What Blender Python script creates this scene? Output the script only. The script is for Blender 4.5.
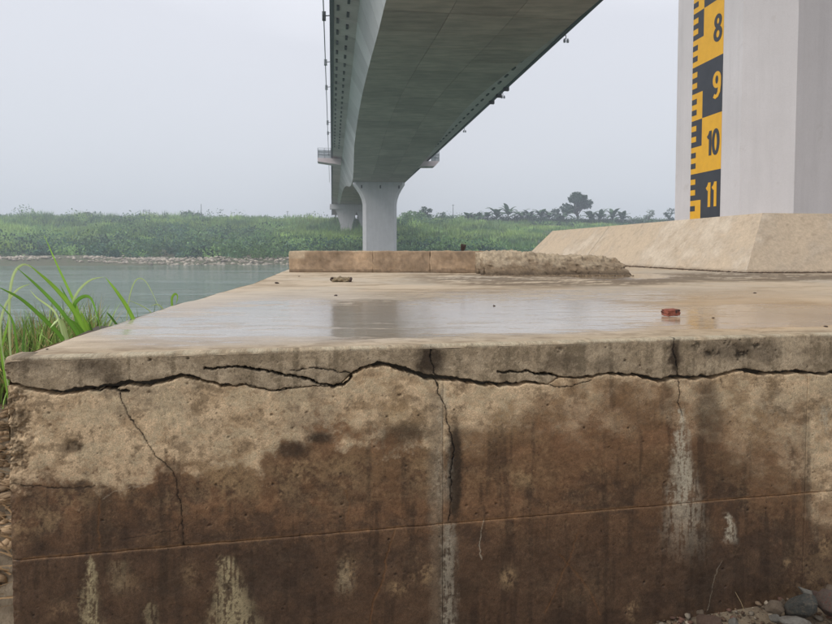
import bpy, bmesh, math, random
import numpy as np
from mathutils import Vector, noise as mnoise
random.seed(7); rng = np.random.default_rng(7)
for o in list(bpy.data.objects): bpy.data.objects.remove(o)
S = bpy.context.scene
COL = S.collection
R = math.radians

# ------------------------------------------------------------------ camera, sky, sun, exposure
F = 625.0; PITCH = R(2.5); PPY = 277.0
cam = bpy.data.cameras.new("camera"); cam_ob = bpy.data.objects.new("camera", cam); COL.objects.link(cam_ob)
cam.sensor_width = 36; cam.lens = 36 * F / 832; cam.shift_y = -(312 - PPY) / 832
cam.clip_start = 0.02; cam.clip_end = 3000
cam_ob.location = (0, 0, 0); cam_ob.rotation_euler = (R(90) - PITCH, 0, 0)
S.camera = cam_ob

SUN_EL, SUN_AZ = 46, -122          # azimuth measured clockwise from +Y: light comes from the left, a little behind the camera
W = bpy.data.worlds.new("World"); S.world = W; W.use_nodes = True
nt = W.node_tree; nt.nodes.clear()
out = nt.nodes.new('ShaderNodeOutputWorld')
sky = nt.nodes.new('ShaderNodeTexSky'); sky.sky_type = 'NISHITA'; sky.sun_disc = False
sky.sun_elevation = R(SUN_EL); sky.sun_rotation = R(SUN_AZ); sky.air_density = 2.0; sky.dust_density = 6.0
bg1 = nt.nodes.new('ShaderNodeBackground'); bg1.inputs[1].default_value = 0.05
nt.links.new(sky.outputs[0], bg1.inputs[0])
tc = nt.nodes.new('ShaderNodeTexCoord'); sp = nt.nodes.new('ShaderNodeSeparateXYZ'); nt.links.new(tc.outputs['Generated'], sp.inputs[0])
ns = nt.nodes.new('ShaderNodeTexNoise'); ns.inputs['Scale'].default_value = 1.6; ns.inputs['Detail'].default_value = 3
mp = nt.nodes.new('ShaderNodeMapping'); mp.inputs['Scale'].default_value = (1, 1, 2.6)
nt.links.new(tc.outputs['Generated'], mp.inputs[0]); nt.links.new(mp.outputs[0], ns.inputs['Vector'])
ma = nt.nodes.new('ShaderNodeMath'); ma.operation = 'MULTIPLY_ADD'; ma.inputs[1].default_value = 0.22; nt.links.new(ns.outputs[0], ma.inputs[0])
nt.links.new(sp.outputs[2], ma.inputs[2])
cr = nt.nodes.new('ShaderNodeValToRGB'); e = cr.color_ramp.elements
e[0].position = 0.0; e[0].color = (.52, .56, .60, 1)
e[1].position = 1.0; e[1].color = (1.3, 1.31, 1.34, 1)
for p_, c_ in ((.12, (.57, .61, .66, 1)), (.28, (.64, .67, .73, 1)), (.45, (.68, .70, .765, 1)), (.7, (1.02, 1.03, 1.09, 1))):
    q = e.new(p_); q.color = c_
nt.links.new(ma.outputs[0], cr.inputs[0])
bg2 = nt.nodes.new('ShaderNodeBackground'); nt.links.new(cr.outputs[0], bg2.inputs[0]); bg2.inputs[1].default_value = 1.27
mx = nt.nodes.new('ShaderNodeMixShader'); mx.inputs[0].default_value = 0.88
nt.links.new(bg1.outputs[0], mx.inputs[1]); nt.links.new(bg2.outputs[0], mx.inputs[2]); nt.links.new(mx.outputs[0], out.inputs[0])
sl = bpy.data.lights.new("sun", 'SUN'); so = bpy.data.objects.new("sun", sl); COL.objects.link(so)
sl.energy = 1.6; sl.angle = R(35); sl.color = (1, .96, .9)
az = R(SUN_AZ); d = Vector((math.sin(az) * math.cos(R(SUN_EL)), math.cos(az) * math.cos(R(SUN_EL)), math.sin(R(SUN_EL))))
so.rotation_euler = d.to_track_quat('Z', 'Y').to_euler()
S.view_settings.view_transform = 'Standard'; S.view_settings.look = 'None'; S.view_settings.exposure = 0.0; S.view_settings.gamma = 1
S.render.engine = 'CYCLES'
S.cycles.volume_bounces = 0; S.cycles.max_bounces = 6

# ------------------------------------------------------------------ geometry of view (photo pixel <-> place), used to measure positions only
cp, sn = math.cos(PITCH), math.sin(PITCH)
def ray(px, py):
    a = (px - 416) / F; b = (PPY - py) / F
    return np.array([a, cp + b * sn, -sn + b * cp])
def PZ(px, py, z):
    r = ray(px, py); return r * (z / r[2])
def PY(px, py, Y):
    r = ray(px, py); return r * (Y / r[1])
def proj(X, Y, Z):
    dep = Y * cp - Z * sn; up = Y * sn + Z * cp
    return 416 + F * X / dep, PPY - F * up / dep
TH = math.atan(84 / 625.0)
eS = np.array([-math.sin(TH), math.cos(TH), 0]); eL = np.array([math.cos(TH), math.sin(TH), 0])
def B(l, s, z): return tuple(eL * l + eS * s + np.array([0, 0, z]))
TOP = -0.34; GND = -1.45; WATER = -3.5

# ------------------------------------------------------------------ noise in numpy
class Noise2:
    def __init__(s, seed): s.g = np.random.default_rng(seed).random((256, 256))
    def v(s, x, y):
        x = np.asarray(x, float); y = np.asarray(y, float)
        xi = np.floor(x).astype(int); yi = np.floor(y).astype(int); fx = x - xi; fy = y - yi
        fx = fx * fx * (3 - 2 * fx); fy = fy * fy * (3 - 2 * fy); g = s.g
        a = g[xi % 256, yi % 256]; b = g[(xi + 1) % 256, yi % 256]; c = g[xi % 256, (yi + 1) % 256]; d_ = g[(xi + 1) % 256, (yi + 1) % 256]
        return (a * (1 - fx) + b * fx) * (1 - fy) + (c * (1 - fx) + d_ * fx) * fy
    def f(s, x, y, o=4, gain=.5):
        t = 0; a = 1; n = 0
        for i in range(o):
            t = t + a * s.v(x * 2 ** i + 17.3 * i, y * 2 ** i + 9.1 * i); n += a; a *= gain
        return t / n          # 0..1 around .5
NA, NB, NC, ND = Noise2(1), Noise2(2), Noise2(3), Noise2(4)
def sm(a, b, x):
    t = np.clip((x - a) / (b - a), 0, 1); return t * t * (3 - 2 * t)
def srgb(*c):
    c = np.array(c, float) / 255; return np.where(c <= .04045, c / 12.92, ((c + .055) / 1.055) ** 2.4)

# ------------------------------------------------------------------ object helpers
def setp(o, label=None, cat=None, group=None, kind=None):
    if label: o['label'] = label
    if cat: o['category'] = cat
    if group: o['group'] = group
    if kind: o['kind'] = kind
    return o
def link(name, me, mat=None, parent=None, loc=None, smooth=False):
    o = bpy.data.objects.new(name, me); COL.objects.link(o)
    if mat: me.materials.clear(); me.materials.append(mat)
    if parent is not None: o.parent = parent
    if loc is not None: o.location = loc
    if smooth: me.polygons.foreach_set('use_smooth', [True] * len(me.polygons))
    return o
def empty(name, label, cat, loc=(0, 0, 0), rz=0, group=None):
    o = bpy.data.objects.new(name, None); COL.objects.link(o); o.location = loc; o.rotation_euler = (0, 0, rz); o.empty_display_size = .2
    return setp(o, label, cat, group)
def npmesh(name, V, Fq, attrs=None, smooth=True):
    V = np.asarray(V, np.float32).reshape(-1, 3); Fq = np.asarray(Fq, np.int32); k = Fq.shape[1]; n = len(Fq)
    me = bpy.data.meshes.new(name); me.vertices.add(len(V)); me.vertices.foreach_set('co', V.ravel())
    me.loops.add(n * k); me.loops.foreach_set('vertex_index', Fq.ravel())
    me.polygons.add(n); me.polygons.foreach_set('loop_start', np.arange(0, n * k, k, dtype=np.int32))
    me.polygons.foreach_set('loop_total', np.full(n, k, np.int32))
    if smooth: me.polygons.foreach_set('use_smooth', np.ones(n, bool))
    me.update(calc_edges=True)
    for nm, arr in (attrs or {}).items():
        arr = np.asarray(arr, np.float32)
        if arr.ndim == 2:
            a = me.color_attributes.new(nm, 'FLOAT_COLOR', 'POINT'); c = np.ones((len(V), 4), np.float32); c[:, :3] = arr; a.data.foreach_set('color', c.ravel())
        else:
            a = me.attributes.new(nm, 'FLOAT', 'POINT'); a.data.foreach_set('value', arr.ravel())
    return me
def gridF(nr, nc, flip=False):
    i = np.arange(nr - 1)[:, None] * nc + np.arange(nc - 1)[None, :]; i = i.ravel()
    q = np.stack([i, i + 1, i + nc + 1, i + nc], 1)
    return q[:, ::-1].copy() if flip else q
class MB:
    """collects simple solids, then one mesh"""
    def __init__(s): s.v = []; s.f = []
    def hexa(s, p):           # p: 8 points, bottom 4 ccw then top 4
        b = len(s.v); s.v += [tuple(q) for q in p]
        for f in ((3, 2, 1, 0), (4, 5, 6, 7), (0, 1, 5, 4), (1, 2, 6, 5), (2, 3, 7, 6), (3, 0, 4, 7)): s.f.append([b + i for i in f])
        return s
    def box(s, c, h):
        x, y, z = c; a, b, d_ = h
        return s.hexa([(x-a, y-b, z-d_), (x+a, y-b, z-d_), (x+a, y+b, z-d_), (x-a, y+b, z-d_), (x-a, y-b, z+d_), (x+a, y-b, z+d_), (x+a, y+b, z+d_), (x-a, y+b, z+d_)])
    def lsbox(s, l0, l1, s0, s1, z0, z1):     # box in bridge frame
        return s.hexa([B(l0, s0, z0), B(l1, s0, z0), B(l1, s1, z0), B(l0, s1, z0), B(l0, s0, z1), B(l1, s0, z1), B(l1, s1, z1), B(l0, s1, z1)])
    def tube(s, pts, rad, n=6):
        pts = [Vector(p) for p in pts]
        if not isinstance(rad, (list, tuple)): rad = [rad] * len(pts)
        b = len(s.v)
        for i, p in enumerate(pts):
            t = (pts[min(i + 1, len(pts) - 1)] - pts[max(i - 1, 0)]).normalized()
            up = Vector((0, 0, 1)) if abs(t.z) < .9 else Vector((1, 0, 0))
            a = t.cross(up).normalized(); c = t.cross(a)
            for k in range(n):
                w = 2 * math.pi * k / n; s.v.append(tuple(p + (a * math.cos(w) + c * math.sin(w)) * rad[i]))
        for i in range(len(pts) - 1):
            for k in range(n):
                s.f.append([b + i*n + k, b + i*n + (k+1) % n, b + (i+1)*n + (k+1) % n, b + (i+1)*n + k])
        s.f.append([b + k for k in range(n)][::-1]); s.f.append([b + (len(pts)-1)*n + k for k in range(n)])
        return s
    def poly(s, pts):
        b = len(s.v); s.v += [tuple(p) for p in pts]; s.f.append(list(range(b, b + len(pts)))); return s
    def mesh(s, name):
        me = bpy.data.meshes.new(name); me.from_pydata(s.v, [], s.f); me.update()
        bm = bmesh.new(); bm.from_mesh(me); bmesh.ops.recalc_face_normals(bm, faces=bm.faces); bm.to_mesh(me); bm.free(); return me
    def build(s, name, mat, parent=None, smooth=False): return link(name, s.mesh(name), mat, parent, smooth=smooth)

# ------------------------------------------------------------------ materials
class NT:
    def __init__(s, name):
        s.m = bpy.data.materials.new(name); s.m.use_nodes = True; s.t = s.m.node_tree; s.b = s.t.nodes['Principled BSDF']
    def n(s, ty, **kw):
        q = s.t.nodes.new(ty)
        for k, v in kw.items():
            if k in q.inputs: q.inputs[k].default_value = v
            else: setattr(q, k, v)
        return q
    def l(s, a, b): s.t.links.new(a, b)
    def noise(s, scale, detail=4, rough=.6, vec=None, sc=None, dist=0.0):
        q = s.n('ShaderNodeTexNoise'); q.inputs['Scale'].default_value = scale; q.inputs['Detail'].default_value = detail; q.inputs['Roughness'].default_value = rough
        q.inputs['Distortion'].default_value = dist
        if vec is None: vec = s.n('ShaderNodeTexCoord').outputs['Object']
        if sc:
            m = s.n('ShaderNodeMapping'); m.inputs['Scale'].default_value = sc; s.l(vec, m.inputs[0]); vec = m.outputs[0]
        s.l(vec, q.inputs['Vector']); return q.outputs['Fac']
    def ramp(s, fac, stops):
        q = s.n('ShaderNodeValToRGB'); e = q.color_ramp.elements
        e[0].position = stops[0][0]; e[0].color = (*stops[0][1], 1) if hasattr(stops[0][1], '__len__') else (stops[0][1],) * 3 + (1,)
        e[1].position = stops[-1][0]; e[1].color = (*stops[-1][1], 1) if hasattr(stops[-1][1], '__len__') else (stops[-1][1],) * 3 + (1,)
        for p, c in stops[1:-1]:
            x = e.new(p); x.color = (*c, 1) if hasattr(c, '__len__') else (c,) * 3 + (1,)
        s.l(fac, q.inputs[0]); return q.outputs[0]
    def mix(s, fac, a, b, mode='MIX'):
        q = s.n('ShaderNodeMix', data_type='RGBA', blend_type=mode)
        if isinstance(fac, (int, float)): q.inputs[0].default_value = fac
        else: s.l(fac, q.inputs[0])
        for i, x in ((6, a), (7, b)):
            if isinstance(x, tuple): q.inputs[i].default_value = (*x[:3], 1)
            else: s.l(x, q.inputs[i])
        return q.outputs[2]
    def bump(s, h, strength=.5, dist=.01, normal=None):
        q = s.n('ShaderNodeBump'); q.inputs['Strength'].default_value = strength; q.inputs['Distance'].default_value = dist; s.l(h, q.inputs['Height'])
        if normal: s.l(normal, q.inputs['Normal'])
        s.l(q.outputs[0], s.b.inputs['Normal']); return q.outputs[0]
    def col(s, c): s.l(c, s.b.inputs['Base Color']) if not isinstance(c, tuple) else setattr(s.b.inputs['Base Color'], 'default_value', (*c, 1))
    def rough(s, r):
        if isinstance(r, float): s.b.inputs['Roughness'].default_value = r
        else: s.l(r, s.b.inputs['Roughness'])
def simple(name, c, c2=None, scale=8, rough=.7, bump=0, bscale=60, bdist=.005, sc=None):
    t = NT(name)
    if c2 is None: c2 = tuple(x * .75 for x in c)
    f = t.noise(scale, 5, .65, sc=sc); t.col(t.ramp(f, [(.3, c2), (.7, c)])); t.rough(rough)
    if bump: t.bump(t.noise(bscale, 6, .7), bump, bdist)
    return t.m
def attr_mat(name, attr, rough=.85, bscale=90, bump=.5, bdist=.003, var=(.72, 1.25), vscale=140):
    t = NT(name); a = t.n('ShaderNodeVertexColor'); a.layer_name = attr
    f = t.noise(vscale, 5, .75); v = t.ramp(f, [(.28, var[0]), (.72, var[1])])
    g = t.noise(18, 5, .7); v2 = t.ramp(g, [(.3, .85), (.7, 1.12)])
    c = t.mix(1, a.outputs[0], v, 'MULTIPLY'); c = t.mix(1, c, v2, 'MULTIPLY'); t.col(c); t.rough(rough)
    t.bump(t.noise(bscale, 6, .75), bump, bdist); return t

# weathered front of the platform
t = attr_mat('stained_concrete', 'stain', .8, 330, .6, .002, (.55, 1.42), 330)
a = t.n('ShaderNodeAttribute', attribute_name='wet')
t.l(t.ramp(a.outputs['Fac'], [(0, .9), (1, .62)]), t.b.inputs['Roughness']); t.b.inputs['Specular IOR Level'].default_value = .35
# small dark air holes
vo = t.n('ShaderNodeTexVoronoi', Scale=55.0); vo.inputs['Randomness'].default_value = 1; t.l(t.n('ShaderNodeTexCoord').outputs['Object'], vo.inputs['Vector'])
hole = t.ramp(vo.outputs['Distance'], [(.07, .35), (.12, 1.0)])
rnd = t.n('ShaderNodeSeparateColor'); t.l(vo.outputs['Color'], rnd.inputs[0])
sel = t.ramp(rnd.outputs[0], [(.78, 0.0), (.8, 1.0)])
lk = t.b.inputs['Base Color'].links[0].from_socket
t.l(t.mix(sel, lk, t.mix(1, lk, hole, 'MULTIPLY')), t.b.inputs['Base Color'])
M_WALL = t.m

# platform top: dry trowelled concrete and thin standing water
t = NT('platform_top'); a = t.n('ShaderNodeVertexColor'); a.layer_name = 'stain'
w = t.n('ShaderNodeAttribute', attribute_name='wet').outputs['Fac']
tcn = t.n('ShaderNodeTexCoord').outputs['Object']
st = t.noise(3.2, 6, .7, vec=tcn, sc=(1, 5, 1)); fine = t.noise(120, 5, .75, vec=tcn)
c = t.mix(1, a.outputs[0], t.ramp(st, [(.3, .82), (.7, 1.12)]), 'MULTIPLY'); c = t.mix(1, c, t.ramp(fine, [(.3, .86), (.7, 1.12)]), 'MULTIPLY')
ed = t.noise(5, 8, .74, vec=tcn, sc=(1, 8, 1))
mw = t.n('ShaderNodeMath', operation='MULTIPLY_ADD'); mw.inputs[1].default_value = 1.3; t.l(ed, mw.inputs[0]); 
mw2 = t.n('ShaderNodeMath', operation='ADD'); mw2.inputs[1].default_value = -.60; t.l(w, mw.inputs[2]); t.l(mw.outputs[0], mw2.inputs[0])
wet = t.ramp(mw2.outputs[0], [(.40, 0.0), (.56, 1.0)]); damp = t.ramp(mw2.outputs[0], [(.12, 0.0), (.5, 1.0)])
c = t.mix(damp, c, t.mix(1, c, (.82, .79, .76), 'MULTIPLY')); t.col(c)
rr = t.mix(wet, t.ramp(damp, [(0, .85), (1, .42)]), t.ramp(t.noise(9, 6, .7, vec=tcn, sc=(1, 7, 1)), [(.35, .015), (.7, .10)])); t.l(rr, t.b.inputs['Roughness'])
hb = t.mix(wet, t.noise(70, 6, .75, vec=tcn), (.5, .5, .5))
b1 = t.n('ShaderNodeBump'); b1.inputs['Strength'].default_value = .35; b1.inputs['Distance'].default_value = .004; t.l(hb, b1.inputs['Height'])
b2 = t.n('ShaderNodeBump'); b2.inputs['Strength'].default_value = .15; b2.inputs['Distance'].default_value = .004; t.l(t.noise(30, 4, .6, vec=tcn, sc=(1, 2.5, 1)), b2.inputs['Height'])
t.l(b1.outputs[0], b2.inputs['Normal']); t.l(b2.outputs[0], t.b.inputs['Normal'])
t.l(t.ramp(wet, [(0, .4), (1, .95)]), t.b.inputs['Specular IOR Level'])
M_TOP = t.m

M_BROWN = attr_mat('soiled_low_wall', 'stain', .85, 60, .6, .006).m
M_APRON = attr_mat('apron_concrete', 'stain', .8, 50, .5, .006, (.86, 1.1), 40).m
M_HEAP = attr_mat('lean_concrete_heap', 'stain', .9, 60, .9, .012, (.7, 1.25), 60).m

def pier_mat():
    t = NT('painted_pier'); f = t.noise(1.1, 6, .6); f2 = t.noise(1.6, 5, .65, sc=(1, 1, .12))
    c = t.ramp(f, [(.3, (.54, .525, .535)), (.7, (.60, .585, .60))]); c = t.mix(1, c, t.ramp(f2, [(.3, .93), (.65, 1.03)]), 'MULTIPLY')
    c = t.mix(1, c, t.ramp(t.noise(45, 4, .7), [(.3, .96), (.7, 1.04)]), 'MULTIPLY')
    c = t.mix(1, c, t.ramp(t.noise(5, 6, .75, sc=(1, 1, .05)), [(.32, .94), (.48, 1.0)]), 'MULTIPLY'); c = t.mix(t.ramp(t.noise(2.2, 6, .7), [(.60, 0.0), (.72, .35)]), c, (.36, .33, .30))
    t.col(c); t.rough(.6); t.bump(t.noise(9, 6, .6), .25, .01); return t.m
M_PIER = pier_mat()
def girder_mat(name, c1, c2, streak=.12):
    t = NT(name); oi = t.n('ShaderNodeObjectInfo')
    f = t.noise(.35, 7, .65, sc=(1, 1, 1)); f2 = t.noise(1.3, 5, .6, sc=(.35, 1.6, 1))
    c = t.ramp(f, [(.3, c1), (.7, c2)]); c = t.mix(1, c, t.ramp(f2, [(.3, 1 - streak), (.7, 1 + streak)]), 'MULTIPLY')
    c = t.mix(1, c, t.ramp(oi.outputs['Random'], [(0, .86), (1, 1.12)]), 'MULTIPLY')
    t.col(c); t.rough(.8); t.bump(t.noise(5, 5, .6), .3, .02); return t.m
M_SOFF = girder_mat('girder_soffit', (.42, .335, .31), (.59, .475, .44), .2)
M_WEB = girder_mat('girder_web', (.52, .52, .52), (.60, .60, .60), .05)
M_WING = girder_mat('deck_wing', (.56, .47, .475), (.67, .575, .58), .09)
M_DARK = simple('dark_metal', (.03, .032, .035), rough=.5)
M_STEEL = simple('grey_metal', (.30, .32, .34), rough=.45)
M_YEL = simple('gauge_yellow', (.76, .42, .018), (.66, .35, .015), 5, .5)
M_BLK = simple('gauge_black', (.035, .04, .052), (.025, .03, .04), 5, .5)

t = NT('river_water'); t.col(t.ramp(t.noise(.05, 4, .6), [(.3, (.06, .11, .08)), (.7, (.075, .135, .098))])); t.b.inputs['Specular IOR Level'].default_value = .17; t.rough(.07); t.b.inputs['IOR'].default_value = 1.33
w1 = t.noise(.9, 5, .62, sc=(.28, 1, 1), dist=.4); w2 = t.noise(.09, 3, .5, sc=(.15, 1, 1))
b1 = t.n('ShaderNodeBump'); b1.inputs['Strength'].default_value = .8; b1.inputs['Distance'].default_value = .4
mm = t.n('ShaderNodeMath', operation='MULTIPLY'); t.l(w1, mm.inputs[0]); t.l(t.ramp(w2, [(.38, .15), (.6, 1.0)]), mm.inputs[1]); t.l(mm.outputs[0], b1.inputs['Height']); t.l(b1.outputs[0], t.b.inputs['Normal'])
M_WATER = t.m

def leaf_mat(name, attr='tint', gain=1.0, rough=.6):
    t = NT(name); a = t.n('ShaderNodeVertexColor'); a.layer_name = attr
    c = t.mix(1, a.outputs[0], t.ramp(t.noise(3, 3, .6), [(.3, .8 * gain), (.7, 1.2 * gain)]), 'MULTIPLY'); t.col(c); t.rough(rough)
    t.b.inputs['Specular IOR Level'].default_value = .3
    tr = t.n('ShaderNodeBsdfTranslucent'); t.l(c, tr.inputs[0]); ms = t.n('ShaderNodeMixShader'); ms.inputs[0].default_value = .3
    t.l(t.b.outputs[0], ms.inputs[1]); t.l(tr.outputs[0], ms.inputs[2]); t.l(ms.outputs[0], t.t.nodes['Material Output'].inputs[0]); return t.m
M_LEAF = leaf_mat('foliage')
t = NT('bank_soil')
c = t.ramp(t.noise(.6, 6, .65), [(.3, (.05, .065, .03)), (.5, (.09, .085, .05)), (.7, (.05, .08, .03))])
nearc = t.ramp(t.noise(5, 7, .7), [(.28, (.10, .075, .05)), (.5, (.24, .185, .125)), (.72, (.33, .27, .19))])
gy = t.n('ShaderNodeNewGeometry'); sy = t.n('ShaderNodeSeparateXYZ'); t.l(gy.outputs['Position'], sy.inputs[0])
dv = t.n('ShaderNodeMath', operation='MULTIPLY'); dv.inputs[1].default_value = .01; t.l(sy.outputs[1], dv.inputs[0])
t.col(t.mix(t.ramp(dv.outputs[0], [(.045, 0.0), (.10, 1.0)]), nearc, c)); t.rough(.95); t.bump(t.noise(30, 7, .75), .8, .03)
M_SOIL = t.m
def rock_mat(name, c1, c2, c3=None, s=9):
    t = NT(name); f = t.noise(s * .35, 8, .8); c = t.ramp(f, [(.3, c1), (.7, c2)])
    if c3: c = t.mix(t.ramp(t.noise(s * .6, 4, .6), [(.55, 0.0), (.62, 1.0)]), c, c3)
    c = t.mix(t.ramp(t.noise(s * .22, 7, .8), [(.5, 0.0), (.62, .55)]), c, (.20, .155, .115)) if s == 9 else c
    t.col(c); t.rough(.85); t.bump(t.noise(s * .8, 8, .8), 1.0, .03 if s == 9 else .004); return t.m
M_RG = rock_mat('green_grey_rock', (.07, .075, .068), (.13, .132, .118), (.19, .165, .13))
M_RP = rock_mat('pinkish_rock', (.14, .10, .08), (.24, .18, .15), (.25, .12, .09))
M_RB = rock_mat('beige_rock', (.22, .16, .11), (.36, .28, .20))
M_RR = rock_mat('red_brown_rock', (.14, .085, .06), (.23, .145, .10))
M_RW = rock_mat('pale_rock', (.26, .25, .225), (.42, .39, .34))
M_BRICK = rock_mat('broken_brick', (.19, .05, .032), (.34, .11, .065), (.07, .04, .035), 40)
M_CLOD = rock_mat('dark_clod', (.035, .024, .02), (.09, .055, .045), None, 30)
M_STONES = attr_mat('bank_stones', 'tint', .9, 8, .4, .02, (.8, 1.2), 3).m
M_BARK = simple('bark', (.12, .10, .08), rough=.9)

# ------------------------------------------------------------------ terrain
def terrain_z(X, Y):
    s = -X * math.sin(TH) + Y * math.cos(TH); l = X * math.cos(TH) + Y * math.sin(TH)
    wob = (NA.f(l * .02 + 5, s * .0 + 3, 3) - .5) * 14
    # near left bank
    zl = np.interp(s + (NB.v(X * .3, Y * .3) - .5) * .8, [-30, 1.6, 2.6, 3.6, 5.0, 7.5, 10, 15, 25, 60, 1e3], [-1.45, -1.4, -1.05, -.82, -.80, -1.05, -1.7, -2.9, -4.4, -6, -6])
    zl = zl - sm(-2.2, -9, X) * sm(3, 6, s) * 1.3
    zr = np.interp(s, [-30, 20, 30, 45, 60, 1e3], [-1.48, -1.48, -1.5, -4.0, -6, -6])
    k = sm(-1.2, -.8, X + .13 * (Y - 2)); zn = zl * (1 - k) + zr * k
    zf = np.interp(s + wob, [0, 120, 138, 146, 154, 175, 215, 262, 300, 2000], [-6, -6, -5, -3.6, -2.3, -1.2, 3.5, 10.0, 13.0, 13.6])
    z = np.where(s < 90, zn, zf)
    return z + (NC.f(X * .8, Y * .8, 4) - .5) * np.where(s < 12, .10, .5) + (ND.f(X * .05, Y * .05, 3) - .5) * np.where(s > 150, 2.2, 0)
ys = np.concatenate([np.linspace(-30, 0, 8), np.linspace(.3, 12, 90), np.linspace(12.5, 60, 40), np.linspace(64, 320, 110), np.linspace(330, 520, 10)])
xs = np.concatenate([np.linspace(-420, -70, 40), np.linspace(-66, -8, 30), np.linspace(-7.5, 6, 100), np.linspace(8, 70, 30), np.linspace(76, 420, 40)])
XX, YY = np.meshgrid(xs, ys)
me = npmesh('ground', np.stack([XX, YY, terrain_z(XX, YY)], -1).reshape(-1, 3), gridF(len(ys), len(xs)))
g = link('ground', me, M_SOIL); setp(g, kind='structure')
b = MB(); b.poly([(-419, -29, WATER), (419, -29, WATER), (419, 519, WATER), (-419, 519, WATER)])
riv = b.build('river', M_WATER); setp(riv, kind='structure')

# ------------------------------------------------------------------ platform: wall frame
C0 = PZ(5, 358, TOP); C1 = PZ(832, 333.5, TOP)
e1 = (C1 - C0) / np.linalg.norm(C1 - C0); LW = np.linalg.norm(C1 - C0); e2 = np.array([-e1[1], e1[0], 0])     # along / inward
WEND = LW + 2.6
def wall_hit(px, py):
    r = ray(px, py); nrm = e2; tt = np.dot(C0, nrm) / np.dot(r, nrm); p = r * tt; return np.dot(p - C0, e1), p[2]
def path_uz(pts): return np.array([wall_hit(x, y) for x, y in pts])
plat = empty('concrete_platform', 'cracked, brown stained concrete platform with wet top filling the foreground', 'concrete platform', tuple(C0 + np.array([0, 0, GND - TOP])))
PM = plat.location.copy()
CRACK = [(-8, 381), (7, 382), (23, 387.5), (42, 391), (61, 393.5), (85, 389), (113, 388), (127, 383.5), (141, 385), (160, 381), (181, 376), (198, 379.5), (219, 386), (245, 385), (268, 390.5), (297, 388), (318, 386.5), (340, 385.5), (349, 376), (353, 373), (365, 366.7), (384, 364), (407, 370), (426, 377), (450, 378), (468, 382), (492, 385.6), (530, 383), (548, 384.5), (560, 376.5), (584, 378.6), (607, 373.4), (631, 374.8), (657, 379.5), (680, 378), (716, 377), (739, 370), (767, 373.4), (796, 372.4), (832, 373.4), (900, 376), (1000, 370), (1200, 374), (1500, 372), (1900, 374)]
CW = [3, 4.5, 4.5, 4, 4.5, 4, 3.5, 4, 4.5, 4, 4.5, 3, 2.5, 2.2, 1.4, .8, .8, 1.2, 2.5, 3, 4, 4.4, 4, 4.6, 4, 4.4, 4.2, 2.6, .9, 1.4, 2.6, 2.8, 3.0, 4.0, 4.4, 3.8, 4, 4, 4, 3, 3, 3, 3, 3, 3]
cuz = path_uz(CRACK)
JZ = wall_hit(443, 524)[1]
JU = [wall_hit(443, 450)[0], wall_hit(806, 450)[0], LW + 1.25]
def crack_z(u):
    return np.interp(u, cuz[:, 0], cuz[:, 1]) + (NA.f(u * 22, u * 0 + 2, 5, .78) - .5) * .020
def crack_hw(u):
    return np.interp(u, cuz[:, 0], CW) * .00205 * (.45 + 1.1 * NB.f(u * 45, u * 0 + 9, 3))
SUB = [  # (points in the photo, width px, kind)
    ([(85, 389), (99, 391), (113, 388), (120, 391), (128, 392)], 2.0, 'd'),
    ([(245, 384.5), (262, 388.5), (280, 390.5), (300, 386)], 1.4, 'd'),
    ([(205, 369), (217, 368.6), (236, 367), (250, 368.8), (268, 372), (283, 375), (308, 379.5), (320, 384), (333, 387), (344, 384.6), (351, 377)], 2.6, 'd'),
    ([(292, 371), (301, 370), (318, 367.7), (330, 370), (341, 372.4), (353, 373)], 1.6, 'd'),
    ([(498, 372), (506, 372.4), (525, 371.5), (543.8, 373.8), (560, 376.5)], 2.2, 'd'),
    ([(548, 384.5), (560, 387.5), (575, 385), (592, 380)], 1.0, 'd'),
    ([(119, 388), (123, 402), (130, 418), (140, 432), (150, 445), (155, 455), (168, 466), (176, 478), (178, 495), (182, 512), (184, 545)], 1.1, 'd'),
    ([(431, 346), (430, 356), (434, 366), (436, 378)], 1.6, 'd'),
    ([(436, 380), (438, 392), (445, 406), (447, 418), (450, 428), (453, 440), (454, 455), (451, 470), (451, 500), (449, 520)], 1.4, 'd'),
    ([(678, 378), (680, 392), (678, 402), (683, 415)], 1.2, 'd'),
    ([(675, 338), (673, 352), (677, 364), (678, 378)], 1.6, 'd'),
    ([(4, 483), (30, 486), (62, 488), (95, 487)], .8, 'd'),
    ([(103, 500), (115, 492), (132, 486), (150, 484)], .8, 'l'),
    ([(183, 520), (176, 530), (120, 540)], .5, 'd'),
    ([(395, 530), (389, 548), (386, 560), (384, 575), (378, 592), (372, 605), (371, 624)], 1.3, 'o'),
    ([(578, 530), (574, 545), (570, 560), (562, 572), (556, 590), (545, 612)], .9, 'o'),
    ([(484, 519), (481, 530), (479, 545), (482, 560)], 1.1, 'l'),
    ([(100, 500), (98, 520), (99, 548)], .8, 'o'),
    ([(560, 555), (575, 572), (590, 592), (600, 615)], .8, 'o'),
    ([(722, 560), (714, 580), (708, 610)], .8, 'l'),
    ([(720, 378), (722, 384)], .8, 'd'), ([(346, 490), (350, 505), (347, 520)], .7, 'o'),
]
SUBUZ = [(path_uz(p), w * (.0027 if w >= 1.9 else .0019), k) for p, w, k in SUB]
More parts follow.
